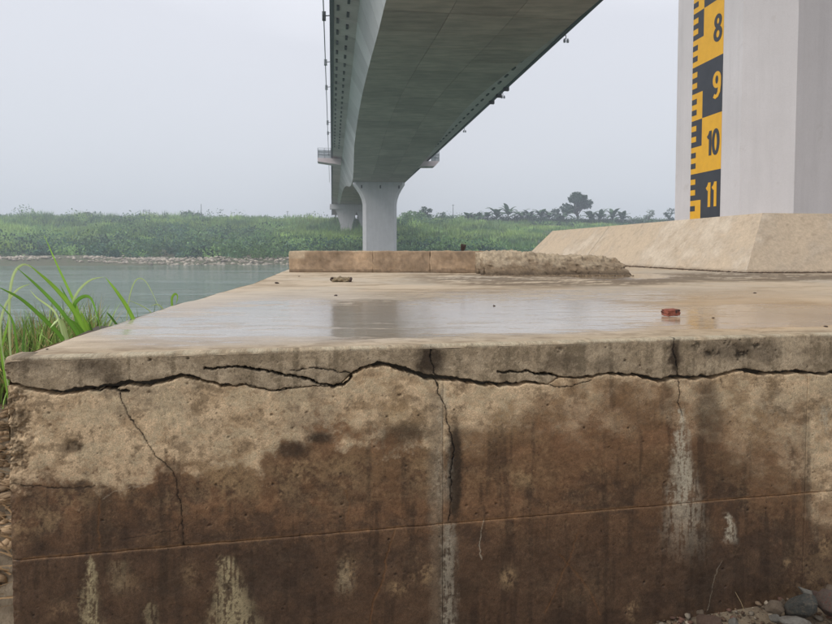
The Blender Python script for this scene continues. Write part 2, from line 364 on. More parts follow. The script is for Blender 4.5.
def seg_dist(U, Z, pts, wig=.007):
    D = np.full(U.shape, 9.0)
    U2 = U + (NA.f(Z * 45, U * 45, 3, .7) - .5) * wig * 2; Z2 = Z + (NB.f(U * 45, Z * 45, 3, .7) - .5) * wig * 2
    for a, b in zip(pts[:-1], pts[1:]):
        ab = b - a; t_ = np.clip(((U2 - a[0]) * ab[0] + (Z2 - a[1]) * ab[1]) / max(ab @ ab, 1e-9), 0, 1)
        D = np.minimum(D, np.hypot(U2 - a[0] - t_ * ab[0], Z2 - a[1] - t_ * ab[1]))
    return D
PITS = [(rng.uniform(0, LW + .1), rng.uniform(GND, TOP), rng.uniform(.0016, .0026) if rng.random() < .88 else rng.uniform(.003, .0055), rng.uniform(.35, .75)) for _ in range(900)]
def wall_fields(U, Z):
    """stain colour, wetness and relief (metres, + = inward) at plane coordinates U, Z"""
    X = C0[0] + e1[0] * U; Y = C0[1] + e1[1] * U
    px, py = proj(X, Y, Z)
    n1 = NA.f(px / 60, py / 45, 5, .6); n2 = NB.f(px / 18, py / 15, 5, .65); n3 = NC.f(px / 6, py / 6, 4, .7); n4 = ND.f(px / 110, py / 60, 4)
    nv = NA.f(px / 9 + 40, py / 90, 4, .6); n5 = ND.f(px / 2.6, py / 2.6, 3, .8); n6 = NB.f(px / 22 + 9, py / 16, 6, .78)          # vertical runs
    tan = srgb(216, 190, 155); tan2 = srgb(180, 155, 123); rust = srgb(126, 93, 66); brown = srgb(106, 78, 55); dark = srgb(68, 52, 41); grey = srgb(132, 123, 105)
    def mixc(c, d_, m): return c * (1 - m[..., None]) + np.asarray(d_) * m[..., None]
    c = np.ones(U.shape + (3,)) * tan; c = mixc(c, tan2, sm(.40, .68, n2)); c = mixc(c, grey, .5 * sm(.5, .7, n1))
    c = mixc(c, srgb(112, 98, 78), .8 * sm(.58, .74, n3 * .5 + nv * .5))
    c = mixc(c, srgb(206, 188, 156), .7 * sm(.52, .62, n6)); c = mixc(c, srgb(120, 102, 78), .6 * sm(.46, .36, n6)); 
    # tide line of damp rising from the ground
    bnd = np.interp(px, [0, 60, 120, 175, 215, 250, 290, 330, 380, 440, 460, 500, 560, 620, 665, 690, 740, 800, 815, 900, 1200], [487, 486, 482, 470, 474, 468, 446, 440, 445, 452, 418, 410, 396, 388, 390, 408, 436, 446, 500, 470, 460])
    dd = py - bnd + (n1 - .5) * 80 + (n2 - .5) * 50 + (n3 - .5) * 26 + (n5 - .5) * 22
    ww_ = 12 + 26 * sm(440, 480, px); wet = sm(-ww_, ww_ * 1.1, dd)
    soft = sm(-55, 25, dd)
    c = mixc(c, rust, .30 * soft * sm(.4, .6, n4))
    wc = np.ones(c.shape) * srgb(118, 89, 62); wc = mixc(wc, brown, sm(455, 515, py + (n1 - .5) * 60)); wc = mixc(wc, rust, .85 * sm(.44, .66, NC.f(px / 70 + 3, py / 40, 4)) * (1 - sm(500, 575, py))); wc = mixc(wc, dark, .75 * sm(.44, .64, n1 * .5 + n2 * .5) * sm(430, 500, py)); wc = mixc(wc, dark, .6 * sm(500, 560, py))
    wc = mixc(wc, srgb(52, 38, 29), .5 * sm(.52, .68, nv))
    c = mixc(c, wc, wet * .97)
    # mottled paler re-dried patches inside the damp zone (place, size, strength)
    patches = [(68, 498, 30, 12, .5), (45, 520, 26, 16, .45), (228, 480, 36, 24, .6), (180, 500, 26, 12, .35), (300, 470, 34, 20, .55), (270, 490, 46, 12, .45), (345, 470, 30, 26, .45), (395, 410, 30, 22, .5), (520, 478, 20, 10, .7), (500, 415, 26, 22, .55), (540, 445, 10, 14, .3), (425, 468, 22, 30, .45), (348, 572, 9, 16, .6), (424, 570, 10, 12, .8), (398, 588, 10, 7, .6), (508, 577, 7, 9, .8), (128, 582, 12, 9, .25), (190, 575, 9, 12, .3), (60, 610, 12, 8, .3), (825, 545, 8, 14, .7), (822, 430, 9, 26, .6), (815, 590, 30, 60, .25), (632, 610, 6, 10, .7), (562, 402, 12, 22, .4), (596, 455, 16, 10, .2), (640, 395, 30, 14, .25), (787, 563, 4, 4, .7), (22, 525, 12, 16, .5), (760, 420, 36, 30, .45), (720, 400, 20, 22, .35), (590, 395, 18, 18, .3), (15, 600, 6, 14, .2), (575, 590, 40, 14, .12), (320, 500, 40, 14, .25)]
    pm = np.zeros(U.shape)
    for x, y, a, b_, s_ in patches: pm = np.maximum(pm, s_ * np.exp(-(((px - x) / a) ** 2 + ((py - y) / b_) ** 2)))
    pm = np.clip(pm * 1.9 * sm(.40, .60, n2 * .45 + n3 * .3 + n5 * .25), 0, 1); pm = np.maximum(pm, .40 * sm(.53, .66, n6 * .6 + n5 * .4) * sm(600, 420, py))
    c = mixc(c, srgb(160, 134, 100), pm * .72)
    js = sm(424, 434, px + (n2 - .5) * 14) * sm(444, 442, px) * sm(380, 400, py); c = mixc(c, srgb(142, 127, 106), .55 * js * (1 - .4 * sm(500, 560, py)))
    # dark soaked spots
    spots = [(430, 360, 15, 17, 1.0), (675, 356, 6, 20, .9), (455, 472, 7, 50, 1.3), (447, 560, 9, 26, .4), (462, 590, 16, 10, .5), (320, 438, 13, 6, .9), (293, 450, 18, 9, .8), (408, 432, 24, 10, .6), (75, 447, 10, 6, .6), (730, 350, 34, 10, .55), (765, 352, 16, 12, .5), (605, 365, 12, 8, .4), (95, 366, 26, 12, .55), (112, 378, 10, 8, .6), (560, 362, 20, 10, .4), (400, 435, 26, 12, .4), (100, 532, 9, 50, .4), (165, 570, 8, 40, .35), (710, 420, 14, 40, .5), (25, 360, 22, 12, .5), (700, 470, 60, 26, .3), (700, 552, 16, 60, .35), (640, 500, 50, 40, .3), (806, 470, 5, 70, .35)]
    ds = np.zeros(U.shape)
    for x, y, a, b_, s_ in spots: ds = np.maximum(ds, s_ * np.exp(-((((px - x) + (n3 - .5) * 8) / a) ** 2 + ((py - y) / b_) ** 2) ** 2))
    ds = np.clip(ds * (0.45 + .8 * n3 + .4 * n5), 0, .93)
    c = mixc(c, srgb(58, 46, 34), ds)
    # cap band: greyer, mossy, with dribbles
    capm = sm(0, -.006, (crack_z(U) - Z))
    cc = mixc(np.ones(c.shape) * srgb(186, 169, 143), srgb(148, 132, 109), sm(.35, .65, n6)); cc = mixc(cc, srgb(98, 87, 68), .7 * sm(.5, .62, nv * .4 + n3 * .3 + n5 * .3)); cc = mixc(cc, srgb(58, 46, 34), ds)
    cc = mixc(cc, srgb(182, 172, 150), .8 * sm(-.016, -.004, Z - TOP + (n3 - .5) * .02) * sm(.3, .6, n2))
    c = mixc(c, cc, capm * .9)
    # lime leached below the crack
    def cone(x0, y0, y1, w0, w1, s_, lean=0, fade=.55):
        t_ = np.clip((py - y0) / (y1 - y0), 0, 1); hw = 1.35 * (w0 + (w1 - w0) * t_)
        xc = x0 + lean * t_
        m = sm(1.35, .15, np.abs(px - xc + (n2 - .5) * 10 + (n3 - .5) * 9 + (n5 - .5) * 6) / hw) * sm(y0 - 2, y0 + 4, py) * (1 - sm(y1 - (y1 - y0) * (1 - fade), y1, py))
        return s_ * m * np.clip(.15 + 1.2 * sm(.40, .58, n5 * .35 + n3 * .15 + NC.f(px / 2.2, py / 16, 3) * .5), 0, 1)
    ef = np.maximum.reduce([cone(682, 408, 575, 2.0, 23, .75, 4, .40), cone(686, 470, 540, 9, 17, .35, 0, .5), cone(91, 556, 700, 2, 19, .8, 0, .95), cone(227, 556, 680, 5, 34, .8, 14, .95), cone(448, 522, 680, 6, 8, .42, 4, .85),
                            cone(728, 513, 546, 2, 6, .75, 4, .7), cone(345, 560, 600, 4, 9, .3), cone(152, 600, 660, 3, 10, .4), cone(445, 385, 520, 3, 9, .30, -2, .7), cone(824, 405, 440, 2, 5, .5, 3, .7), cone(120, 560, 600, 8, 9, .22)])
    c = mixc(c, srgb(170, 156, 122) * (1 - sm(300, 420, px))[..., None] + srgb(192, 183, 162) * sm(300, 420, px)[..., None], np.clip(ef * 1.1, 0, 1)); jl = np.exp(-((Z - JZ - .001) / (.0035 + .004 * n3)) ** 2); c = mixc(c, srgb(160, 122, 84), .55 * jl * sm(.35, .6, n2)); gr = rng.random(U.shape); c = c * (1 + .55 * (n5 - .5) + .35 * (n3 - .5) + .34 * (gr - .5) - .5 * (gr > .992))[..., None]; c = np.clip(c, .004, 1)
    # relief
    h = (n1 - .5) * .006 + (n2 - .5) * .004 + (n3 - .5) * .0011 + (n5 - .5) * .0006
    h = h - pm * .0008
    # eroded left arris and spalls
    nn = NB.f(px / 9, py / 9, 5, .75)
    er = np.maximum.reduce([sm(40, 14, px + (n2 - .5) * 26) * sm(384, 396, py) * sm(480, 466, py), sm(19, 4, px + (n2 - .5) * 12) * .7, .8 * np.exp(-(((px - 75) / 8) ** 2 + ((py - 447) / 6) ** 2))])
    h = h + er * (.004 + .018 * sm(.3, .7, nn)); c = mixc(c, srgb(112, 98, 78), er * .55 * sm(.4, .6, n3))
    c = c * (1 - .45 * er * sm(.55, .7, nn))[..., None]
    for x, y, a in [(697, 345, 5), (712, 352, 7), (728, 344, 6), (742, 354, 6), (757, 346, 5), (768, 353, 4), (150, 360, 3), (470, 345, 4), (560, 350, 4), (232, 372, 3), (610, 448, 2), (400, 395, 2)]:
        m = np.exp(-(((px - x) / a) ** 2 + ((py - y) / (a * .7)) ** 2)) * sm(.4, .6, n3); h = h + m * .008; c = c * (1 - .6 * np.clip(m * 1.4, 0, 1))[..., None]
    for pu, pz, pr, pd_ in PITS:
        i0, i1 = np.searchsorted(U[0], [pu - pr * 1.6, pu + pr * 1.6])
        if i1 <= i0: continue
        g2 = np.exp(-((((U[:, i0:i1] - pu) ** 2 + ((Z[:, i0:i1] - pz) * 1.2) ** 2) / (pr * pr)) ** 1.5)); h[:, i0:i1] += g2 * pr * .9; c[:, i0:i1] *= (1 - pd_ * g2)[..., None]
    for P_, w_, k in SUBUZ:
        lo = P_.min(0) - .05; hi = P_.max(0) + .05
        m = (U > lo[0]) & (U < hi[0]) & (Z > lo[1]) & (Z < hi[1])
        if not m.any(): continue
        dd_ = seg_dist(U[m], Z[m], P_) ; ww = w_ * (.55 + .9 * NC.f(U[m] * 30, Z[m] * 30, 2))
        core = sm(np.maximum(ww * .62, .0013) + .0008, ww * .30, dd_) * np.clip(ww / .0022, .45, 1); halo = np.exp(-(dd_ / (ww * 1.5 + .002)) ** 2)
        if k == 'd': h[m] += core * min(.03, w_ * (5 if w_ > .005 else 1.6)); c[m] = c[m] * (1 - .85 * core - .15 * halo)[..., None].clip(.05, 1)
        elif k == 'o': h[m] += core * .0018; c[m] = c[m] * (1 - .5 * core[..., None]) + srgb(138, 96, 58) * (.5 * core)[..., None] ; c[m] = c[m] * (1 - .25 * halo[..., None]) + srgb(120, 84, 52) * (.25 * halo)[..., None]
        else: h[m] -= core * .001; c[m] = c[m] * (1 - .7 * core[..., None]) + srgb(175, 165, 145) * (.7 * core)[..., None]
    return c, np.clip(wet * (1 - pm) + ds * .4, 0, 1), h
def wall_piece(name, u0, u1, zt, zb, nu, nz, cap=False):
    """zt, zb functions of u (top and bottom outline). Edge rows fold inward so joints and cracks have depth."""
    u = np.concatenate([np.arange(u0, min(u1, LW + .08), .0026), np.arange(max(u0, LW + .08), u1, .009), [u1]]); u = u[np.concatenate([[True], np.diff(u) > 1e-5])]; nu = len(u); tt = np.linspace(0, 1, nz)
    U = np.repeat(u[None, :], nz, 0); ZT = zt(u); ZB = zb(u); Z = ZT[None, :] * (1 - tt[:, None]) + ZB[None, :] * tt[:, None]
    c, wet, h = wall_fields(U, Z)
    # soften arrises near edges of the piece
    ed = np.minimum.reduce([np.abs(Z - ZT[None, :]), np.abs(Z - ZB[None, :]), U - u0 + .002, u1 - U + .002]); h = h + .0016 * np.exp(-(ed / .003) ** 2) * (1 if not cap else .4)
    if cap: # rounded, chipped top arris
        r_ = .008 + .012 * sm(.5, .75, NA.f(U * 9, U * 0 + 1, 4)); q = np.clip(1 - (TOP - Z) / r_, 0, 1); h = h + r_ * (1 - np.sqrt(np.clip(1 - q * q, 0, 1)))
    rows_h = [np.full(nu, .09), np.full(nu, .012) if not cap else None]
    def pts(Uq, Zq, Hq):
        P_ = C0[None, None, :] * np.array([1, 1, 0]) + Uq[..., None] * e1 + Hq[..., None] * e2; P_ = P_ + np.array([0, 0, 1.0]) * Zq[..., None]; return P_
    Pm = pts(U, Z, h)
    topz = Z[:1] + (0 if cap else 0)
    Pt = pts(U[:1], topz if not cap else np.full((1, nu), TOP - .001), h[:1] + (.10 if not cap else .10))
    Pb = pts(U[-1:], Z[-1:], h[-1:] + .12)
    P_ = np.concatenate([Pt, Pm, Pb], 0)
    cc = np.concatenate([c[:1] * .5 if not cap else c[:1], c, c[-1:] * .5], 0); ww = np.concatenate([wet[:1], wet, wet[-1:]], 0)
    # side folds
    L_ = P_[:, :1] + e2 * .12; R_ = P_[:, -1:] + e2 * .12
    P_ = np.concatenate([L_, P_, R_], 1); cc = np.concatenate([cc[:, :1], cc, cc[:, -1:]], 1); ww = np.concatenate([ww[:, :1], ww, ww[:, -1:]], 1)
    nr, nc = P_.shape[:2]
    me = npmesh(name, P_.reshape(-1, 3) - np.array(PM), gridF(nr, nc, True), {'stain': cc.reshape(-1, 3), 'wet': ww.ravel()})
    return link(name, me, M_WALL, plat)
g_ = .0010
wall_piece('cap_course', -.004, WEND, lambda u: np.full(u.shape, TOP) - .0, lambda u: crack_z(u) + crack_hw(u), 1350, 42, cap=True)
edges = [0, JU[0], JU[1], JU[2], WEND]
for a_, b_ in zip(edges[:-1], edges[1:]):
    nu = max(60, int((b_ - a_) / (WEND) * 1500))
    wall_piece('wall_panel', a_ + g_, b_ - g_, lambda u: crack_z(u) - crack_hw(u), lambda u: JZ + .0009 + (NB.f(u * 25, u * 0 + 4, 3) - .5) * .003, nu, 200)
    wall_piece('wall_panel', a_ + g_, b_ - g_, lambda u: JZ - .0009 + (NB.f(u * 25, u * 0 + 4, 3) - .5) * .003, lambda u: np.full(u.shape, GND - .12), nu, 175)
# dark core behind the cracks, and the long left side
b = MB()
def W3(u, dd_, z): return tuple(C0 * np.array([1, 1, 0]) + e1 * u + e2 * dd_ + np.array([0, 0, z]) - np.array(PM))
LB = [(6.5, 356.7), (36, 346.6), (72, 335), (112, 324), (137, 315), (173, 304.4), (216, 292.5), (252, 282.8), (274, 274.5), (289, 268.5)]
lb = []
for x, y in LB:
    p = PZ(x, y, TOP) - C0; lb.append((np.dot(p, e2), np.dot(p, e1)))
lb = np.array(lb); lb = np.vstack([[0, 0.0], lb[1:], [lb[-1, 0] + .06, lb[-1, 1] + .3], [lb[-1, 0] + .25, 3.2], [24, 3.4]])
b.hexa([W3(.03, .05, GND - .3), W3(WEND, .05, GND - .3), W3(WEND, 1, GND - .3), W3(.03 - .05, 1, GND - .3), W3(.03, .05, TOP - .02), W3(WEND, .05, TOP - .02), W3(WEND, 1, TOP - .02), W3(-.02, 1, TOP - .02)])
b.build('concrete_core', simple('inner_concrete', (.10, .085, .065), rough=.95), plat)
# left side wall following the plan of the slab
dS = np.concatenate([np.linspace(.02, lb[-4, 0] - .05, 240), np.linspace(lb[-4, 0], lb[-2, 0], 24), np.linspace(lb[-2, 0] + .2, 24, 40)]); zz = np.linspace(TOP - .006, -3.2, 26)
uS = np.interp(dS, lb[:, 0], lb[:, 1]) + (NA.f(dS * 1.6, dS * 0 + 6, 4) - .5) * .05 * np.minimum(dS, 1)
P_ = []
for k_, z in enumerate(zz):
    rr_ = .02 * (k_ == 0) + (NB.f(dS * 5, dS * 0 + z * 5, 4) - .5) * .03
    P_.append(np.array([W3(u + r__, dd_, z) for u, dd_, r__ in zip(uS, dS, rr_)]))
P_ = np.array(P_); cS = srgb(140, 124, 98)[None, None] * (.7 + .6 * NC.f(dS[None, :] * 4, zz[:, None] * 6, 4))[..., None]
link('side_face', npmesh('side_face', P_.reshape(-1, 3), gridF(len(zz), len(dS)), {'stain': cS.reshape(-1, 3), 'wet': np.zeros(cS.shape[0] * cS.shape[1])}), M_WALL, plat)
# top face
dT = np.concatenate([[.0], np.geomspace(.02, lb[-4, 0], 215), np.linspace(lb[-4, 0] + .03, lb[-2, 0], 8), np.linspace(lb[-2, 0] + .3, 24, 20)]); nT = 620
ul = np.interp(dT, lb[:, 0], lb[:, 1]) + (NA.f(dT * 1.6, dT * 0 + 6, 4) - .5) * .05 * np.minimum(dT, 1)
ur = np.maximum(WEND, np.minimum(22, WEND + dT * 1.2)); tq = np.linspace(0, 1, nT)[None, :] ** 1.0
U = ul[:, None] * (1 - tq) + ur[:, None] * tq; D = np.repeat(dT[:, None], nT, 1)
X = C0[0] + e1[0] * U + e2[0] * D; Y = C0[1] + e1[1] * U + e2[1] * D
px, py = proj(X, Y, TOP)
n1 = NA.f(X * 1.1, Y * 1.1 + 3, 5, .6); n2 = NB.f(X * 2.2, Y * 5, 5, .65); n3 = NC.f(X * 12, Y * 20, 4, .7)
def mixc(c, d_, m): return c * (1 - m[..., None]) + np.asarray(d_) * m[..., None]
c = np.ones(U.shape + (3,)) * srgb(196, 179, 155); c = mixc(c, srgb(168, 150, 126), sm(.42, .68, n2)); c = mixc(c, srgb(190, 178, 160), .8 * sm(.45, .65, n1)); c = mixc(c, srgb(150, 130, 104), .55 * sm(.6, .78, n3 * .5 + n2 * .5))
jit = (n2 - .5) * 26 + (n1 - .5) * 14
def blob(x, y, a, b_, p_=2.0): return np.exp(-((((px - x) / a) ** 2 + ((py - y) / b_) ** 2) ** p_))
front = np.interp(px, [0, 832, 1200], [358, 333, 322]) - py      # px above the front arris
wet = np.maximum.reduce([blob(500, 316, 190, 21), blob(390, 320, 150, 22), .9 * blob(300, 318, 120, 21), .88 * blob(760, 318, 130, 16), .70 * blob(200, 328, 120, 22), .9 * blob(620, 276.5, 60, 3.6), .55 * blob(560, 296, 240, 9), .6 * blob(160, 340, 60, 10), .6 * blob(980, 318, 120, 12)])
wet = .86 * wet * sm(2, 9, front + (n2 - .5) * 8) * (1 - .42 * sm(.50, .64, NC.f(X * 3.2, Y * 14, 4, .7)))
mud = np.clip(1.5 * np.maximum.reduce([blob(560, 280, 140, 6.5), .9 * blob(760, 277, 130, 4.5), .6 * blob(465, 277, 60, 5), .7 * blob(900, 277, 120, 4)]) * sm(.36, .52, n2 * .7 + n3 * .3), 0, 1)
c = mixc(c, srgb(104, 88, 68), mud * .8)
c = mixc(c, srgb(186, 180, 174), .75 * blob(250, 322, 180, 27)); c = mixc(c, srgb(150, 128, 102), .35 * np.clip(wet * 1.2, 0, 1) * sm(300, 360, px)); c = mixc(c, srgb(206, 200, 194), .55 * blob(540, 316, 130, 18)); c = mixc(c, srgb(190, 158, 116), .55 * blob(760, 315, 120, 26))  # brown silt, plus wet sheen, sky and tan pier reflections painted into the stain colour
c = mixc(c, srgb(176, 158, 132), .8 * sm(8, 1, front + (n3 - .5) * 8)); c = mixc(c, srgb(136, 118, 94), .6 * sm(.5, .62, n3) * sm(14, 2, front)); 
h = (n1 - .5) * .010 + (n3 - .5) * .003 * (1 - np.clip(wet * 1.6, 0, 1)); h = h * np.clip(D / .3, .1, 1) * (1 - .9 * np.clip(wet * 1.4, 0, 1)) 
edge = np.minimum(U - ul[:, None], D + .02); h = h - .012 * np.exp(-(edge / .03) ** 2)
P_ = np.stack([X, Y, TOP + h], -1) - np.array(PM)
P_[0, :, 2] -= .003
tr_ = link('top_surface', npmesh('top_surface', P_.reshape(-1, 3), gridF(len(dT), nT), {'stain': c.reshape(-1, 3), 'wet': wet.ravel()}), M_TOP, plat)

# ------------------------------------------------------------------ rough solids
def rough_block(name, L, Wd, H, div, amp, freq, colf, mat, parent=None, seed=0, shape=None, off=0):
    """closed block, origin at centre of base; vertices displaced; colf(co)->rgb"""
    bm = bmesh.new(); bmesh.ops.create_cube(bm, size=1)
    for ax, n in enumerate(div):
        es = [e_ for e_ in bm.edges if abs((e_.verts[0].co - e_.verts[1].co)[ax]) > .3]
        if n > 1: bmesh.ops.subdivide_edges(bm, edges=es, cuts=n - 1, use_grid_fill=True)
    cols = []
    for v in bm.verts:
        p = Vector((v.co.x * L, v.co.y * Wd, (v.co.z + .5) * H))
        if shape: p = shape(p)
        q = (p + Vector((off, 0, 0))) * freq + Vector((seed * 13.1, seed * 7.7, 0)); dsp = mnoise.fractal(q, .8, 2.0, 4)
        nrm = Vector((v.co.x ** 3, v.co.y ** 3, v.co.z ** 3)).normalized() if v.co.length else Vector((0, 0, 1))
        v.co = p + nrm * dsp * amp
        cols.append(colf(p + Vector((off, 0, 0))))
    bmesh.ops.recalc_face_normals(bm, faces=bm.faces)
    me = bpy.data.meshes.new(name); bm.to_mesh(me); bm.free()
    a = me.color_attributes.new('stain', 'FLOAT_COLOR', 'POINT')
    for i, cc_ in enumerate(cols): a.data[i].color = (*cc_, 1)
    return link(name, me, mat, parent, smooth=True)
# low brown wall at the back edge
p0 = PZ(289, 272.2, TOP); p1 = PZ(484, 273.0, TOP); Lb = np.linalg.norm(p1 - p0); dirw = (p1 - p0) / Lb; ang = math.atan2(dirw[1], dirw[0])
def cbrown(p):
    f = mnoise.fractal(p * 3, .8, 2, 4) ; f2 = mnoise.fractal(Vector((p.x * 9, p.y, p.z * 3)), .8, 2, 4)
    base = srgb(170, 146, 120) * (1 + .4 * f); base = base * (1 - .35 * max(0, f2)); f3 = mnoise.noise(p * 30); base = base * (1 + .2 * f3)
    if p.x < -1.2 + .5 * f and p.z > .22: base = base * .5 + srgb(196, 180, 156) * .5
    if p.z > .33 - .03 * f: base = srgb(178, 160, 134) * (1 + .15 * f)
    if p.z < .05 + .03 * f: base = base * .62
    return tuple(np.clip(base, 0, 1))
lwall = empty('low_wall', 'low brown stained concrete upstand across the far edge of the platform', 'low wall', tuple((p0 + p1) / 2 - np.array([0, 0, .0])), ang)
cuts = [-Lb / 2, -Lb / 2 + Lb * .44, -Lb / 2 + Lb * .73, Lb / 2]
for i in range(3):
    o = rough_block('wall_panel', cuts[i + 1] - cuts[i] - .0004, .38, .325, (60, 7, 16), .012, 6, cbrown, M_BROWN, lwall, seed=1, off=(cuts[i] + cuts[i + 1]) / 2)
    o.location = ((cuts[i] + cuts[i + 1]) / 2, .19, -.005)
# rubble heap of lean concrete
hp = (PZ(482, 275, TOP) + PZ(628, 275, TOP)) / 2; Lh = (PZ(628, 275, TOP) - PZ(482, 275, TOP))[0]
def hshape(p):
    k = (p.x / Lh + .5); z = p.z
    top = .30 - .10 * max(0, k - .45) / .55 + .02 * math.sin(k * 9); 
    y = p.y
    if p.y < 0: y = p.y * (1 - .5 * (z / .3)) - .10 * (1 - z / .3) * (1 + .6 * math.sin(k * 7))
    x = p.x - (0.05 + .10 * (z / .3)) * max(0, k - .9) * 10 * .5
    return Vector((x, y, z / .3 * top))
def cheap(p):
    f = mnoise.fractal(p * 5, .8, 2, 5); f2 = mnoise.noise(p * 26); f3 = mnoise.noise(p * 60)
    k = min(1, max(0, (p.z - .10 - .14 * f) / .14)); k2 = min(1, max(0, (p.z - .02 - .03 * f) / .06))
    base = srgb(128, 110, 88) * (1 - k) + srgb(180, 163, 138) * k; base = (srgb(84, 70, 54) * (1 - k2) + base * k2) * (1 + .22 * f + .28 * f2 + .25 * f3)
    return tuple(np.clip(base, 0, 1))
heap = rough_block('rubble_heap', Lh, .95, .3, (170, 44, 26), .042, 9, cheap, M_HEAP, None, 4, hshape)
heap.location = (hp[0], hp[1] + .40, TOP - .01); heap.rotation_euler = (0, 0, .05)
setp(heap, 'rough low heap of crumbling lean concrete between the brown upstand and sloping apron', 'rubble heap')

# ------------------------------------------------------------------ rocks
def rock_mesh(name, seed, sub=3, amp=.35, flat=.0, facets=5):
    rr = random.Random(seed); bm = bmesh.new(); bmesh.ops.create_icosphere(bm, subdivisions=sub, radius=1)
    planes = [(Vector((rr.uniform(-1, 1), rr.uniform(-1, 1), rr.uniform(-1, 1))).normalized(), rr.uniform(.42, .8)) for _ in range(facets + 8)]
    for v in bm.verts:
        p = v.co.copy()
        for n_, d_ in planes:
            k = p.dot(n_) - d_
            if k > 0: p -= n_ * k * .97
        p += p.normalized() * amp * .3 * mnoise.fractal(v.co * 1.7 + Vector((seed, 0, 0)), .9, 2, 3)
        v.co = p
    me = bpy.data.meshes.new(name); bm.to_mesh(me); bm.free(); return me
def rock(name, label, cat, at, size, mat, seed, rot=(0, 0, 0), group=None, sub=3, smooth=True, facets=5):
    o = link(name, rock_mesh(name, seed, sub, facets=facets), mat, smooth=smooth); o.location = at; o.scale = size; o.rotation_euler = rot
    return setp(o, label, cat, group)
def at_z(px, py, z, dy=0): p = PZ(px, py, z); return (p[0], p[1] + dy, p[2])
# things lying on the platform
def brick_piece(at, dim, rz):
    bm = bmesh.new(); bmesh.ops.create_cube(bm, size=1); bmesh.ops.subdivide_edges(bm, edges=bm.edges[:], cuts=5, use_grid_fill=True)
    for v in bm.verts:
        p = v.co.copy(); 
        if p.x > .2: p.x -= .25 * (p.x - .2) * (1 + 2 * abs(p.z)) ; p.z *= 1 - .3 * (p.x - .2)
        p += Vector([mnoise.noise(v.co * 4 + Vector((k * 9, 0, 0))) for k in range(3)]) * .09
        v.co = Vector((p.x * dim[0], p.y * dim[1], p.z * dim[2]))
    me = bpy.data.meshes.new('broken_brick'); bm.to_mesh(me); bm.free()
    o = link('broken_brick', me, M_BRICK); o.location = at; o.rotation_euler = (.03, -.06, rz); return o
p = PZ(673, 316.5, TOP)
setp(brick_piece((p[0], p[1] + .02, TOP + .020), (.080, .055, .031), .25), 'broken piece of red brick lying in the puddle on the platform', 'brick')
q = PZ(341, 282, TOP)
cl = empty('concrete_lump', 'small broken concrete lump with dark ends before the low brown upstand', 'rubble', tuple(q))
o = rough_block('lump_body', .18, .10, .040, (18, 10, 6), .030, 26, lambda p: tuple(srgb(150, 134, 108) * (1 + .2 * mnoise.noise(p * 40))), M_HEAP, cl, 6); o.location = (.0, .04, 0)
for sx in (-1, 1):
    o = link('dark_end', rock_mesh('dark_end', 50 + sx, 2), M_CLOD, cl); o.scale = (.028, .045, .034 if sx < 0 else .040); o.location = (sx * .098, .02, .026)
q = PZ(464, 251.5, -.02)
o = rock('dirt_clod', 'dark brown clod of dirt sitting on top of the low brown upstand', 'dirt clod', (PZ(464, 272, TOP)[0], PZ(464, 272, TOP)[1] + .18, .045), (.062, .06, .07), M_CLOD, 61, (0, .3, .5))
bits = [(277, 283.5, .030, 'flat dark crumb of dirt left of the concrete lump'), (299, 276.5, .018, 'tiny dark crumb near the left end of the brown upstand'), (336, 296, .026, 'thin dark dirt flake in front of the concrete lump'),
        (494, 306, .013, 'small flat pebble at the rear of the grey puddle'), (755, 293.5, .022, 'flat dark flake on dry concrete right of the brick'), (826, 327, .012, 'dark crumb near the front edge at the right'),
        (713, 318, .008, 'dark speck just right of the red brick'), (47, 349.5, .006, 'tiny dark crumb at the left front corner of the platform')]
for i, (x, y, r_, lab) in enumerate(bits):
    q = PZ(x, y, TOP); rock('dirt_crumb', lab, 'crumb', (q[0], q[1], TOP + r_ * .2), (r_, r_ * .7, r_ * .35), M_CLOD, 70 + i, (0, 0, i), 'dirt crumbs scattered on the platform', 2)
# rocks on the ground at the foot of the wall, right
GR = [  # px, py(centre), Y offset from wall, rx, ry, rz(size), material, label
    (802, 606, .14, .062, .05, .070, M_RG, 'angular green grey stone leaning on the pile at lower right', (0.3, .7, .3)),
    (829, 606, .16, .060, .05, .072, M_RP, 'pinkish stone with a red patch beside the green grey stone', (.3, -.4, .8)),
    (775, 608, .12, .056, .035, .030, M_RB, 'long beige pebble lying left of the green grey stone', (0, .1, .1)),
    (806, 592, .05, .045, .03, .018, M_RW, 'thin white edged stone tucked behind the green grey stone', (.2, .55, .2)),
    (814, 594, .04, .028, .03, .022, M_RP, 'small pink stone behind the pinkish stone', (0, 0, 1)),
    (792, 622, .25, .070, .05, .026, M_RW, 'flat pale grey stone at the bottom edge below the green stone', (0, 0, .1)),
    (709, 621, .17, .065, .05, .028, M_RR, 'broad reddish brown stone at the foot of the wall', (0, 0, .2)),
    (701, 613, .05, .018, .02, .016, M_RB, 'small round pebble above the reddish brown stone', (0, 0, 0)),
    (733, 622, .2, .024, .02, .014, M_RW, 'little white stone between reddish stone and beige pebble', (0, 0, 0)),
    (775, 618, .19, .020, .02, .018, M_RW, 'little whitish chip under the long beige pebble', (0, .4, 0)),
    (783, 602, .07, .016, .015, .016, M_RB, 'small beige chip above the long beige pebble', (0, 0, .3)),
    (831, 590, .05, .03, .03, .03, M_RB, 'tan stone at the right edge of the frame above pink stone', (0, 0, .3))]
def ground_pt(px, py, off):      # point at distance `off` in front of the wall plane along a view ray
    r = ray(px, py); nrm = e2; tt = (np.dot(C0, nrm) - off) / np.dot(r, nrm); return r * tt
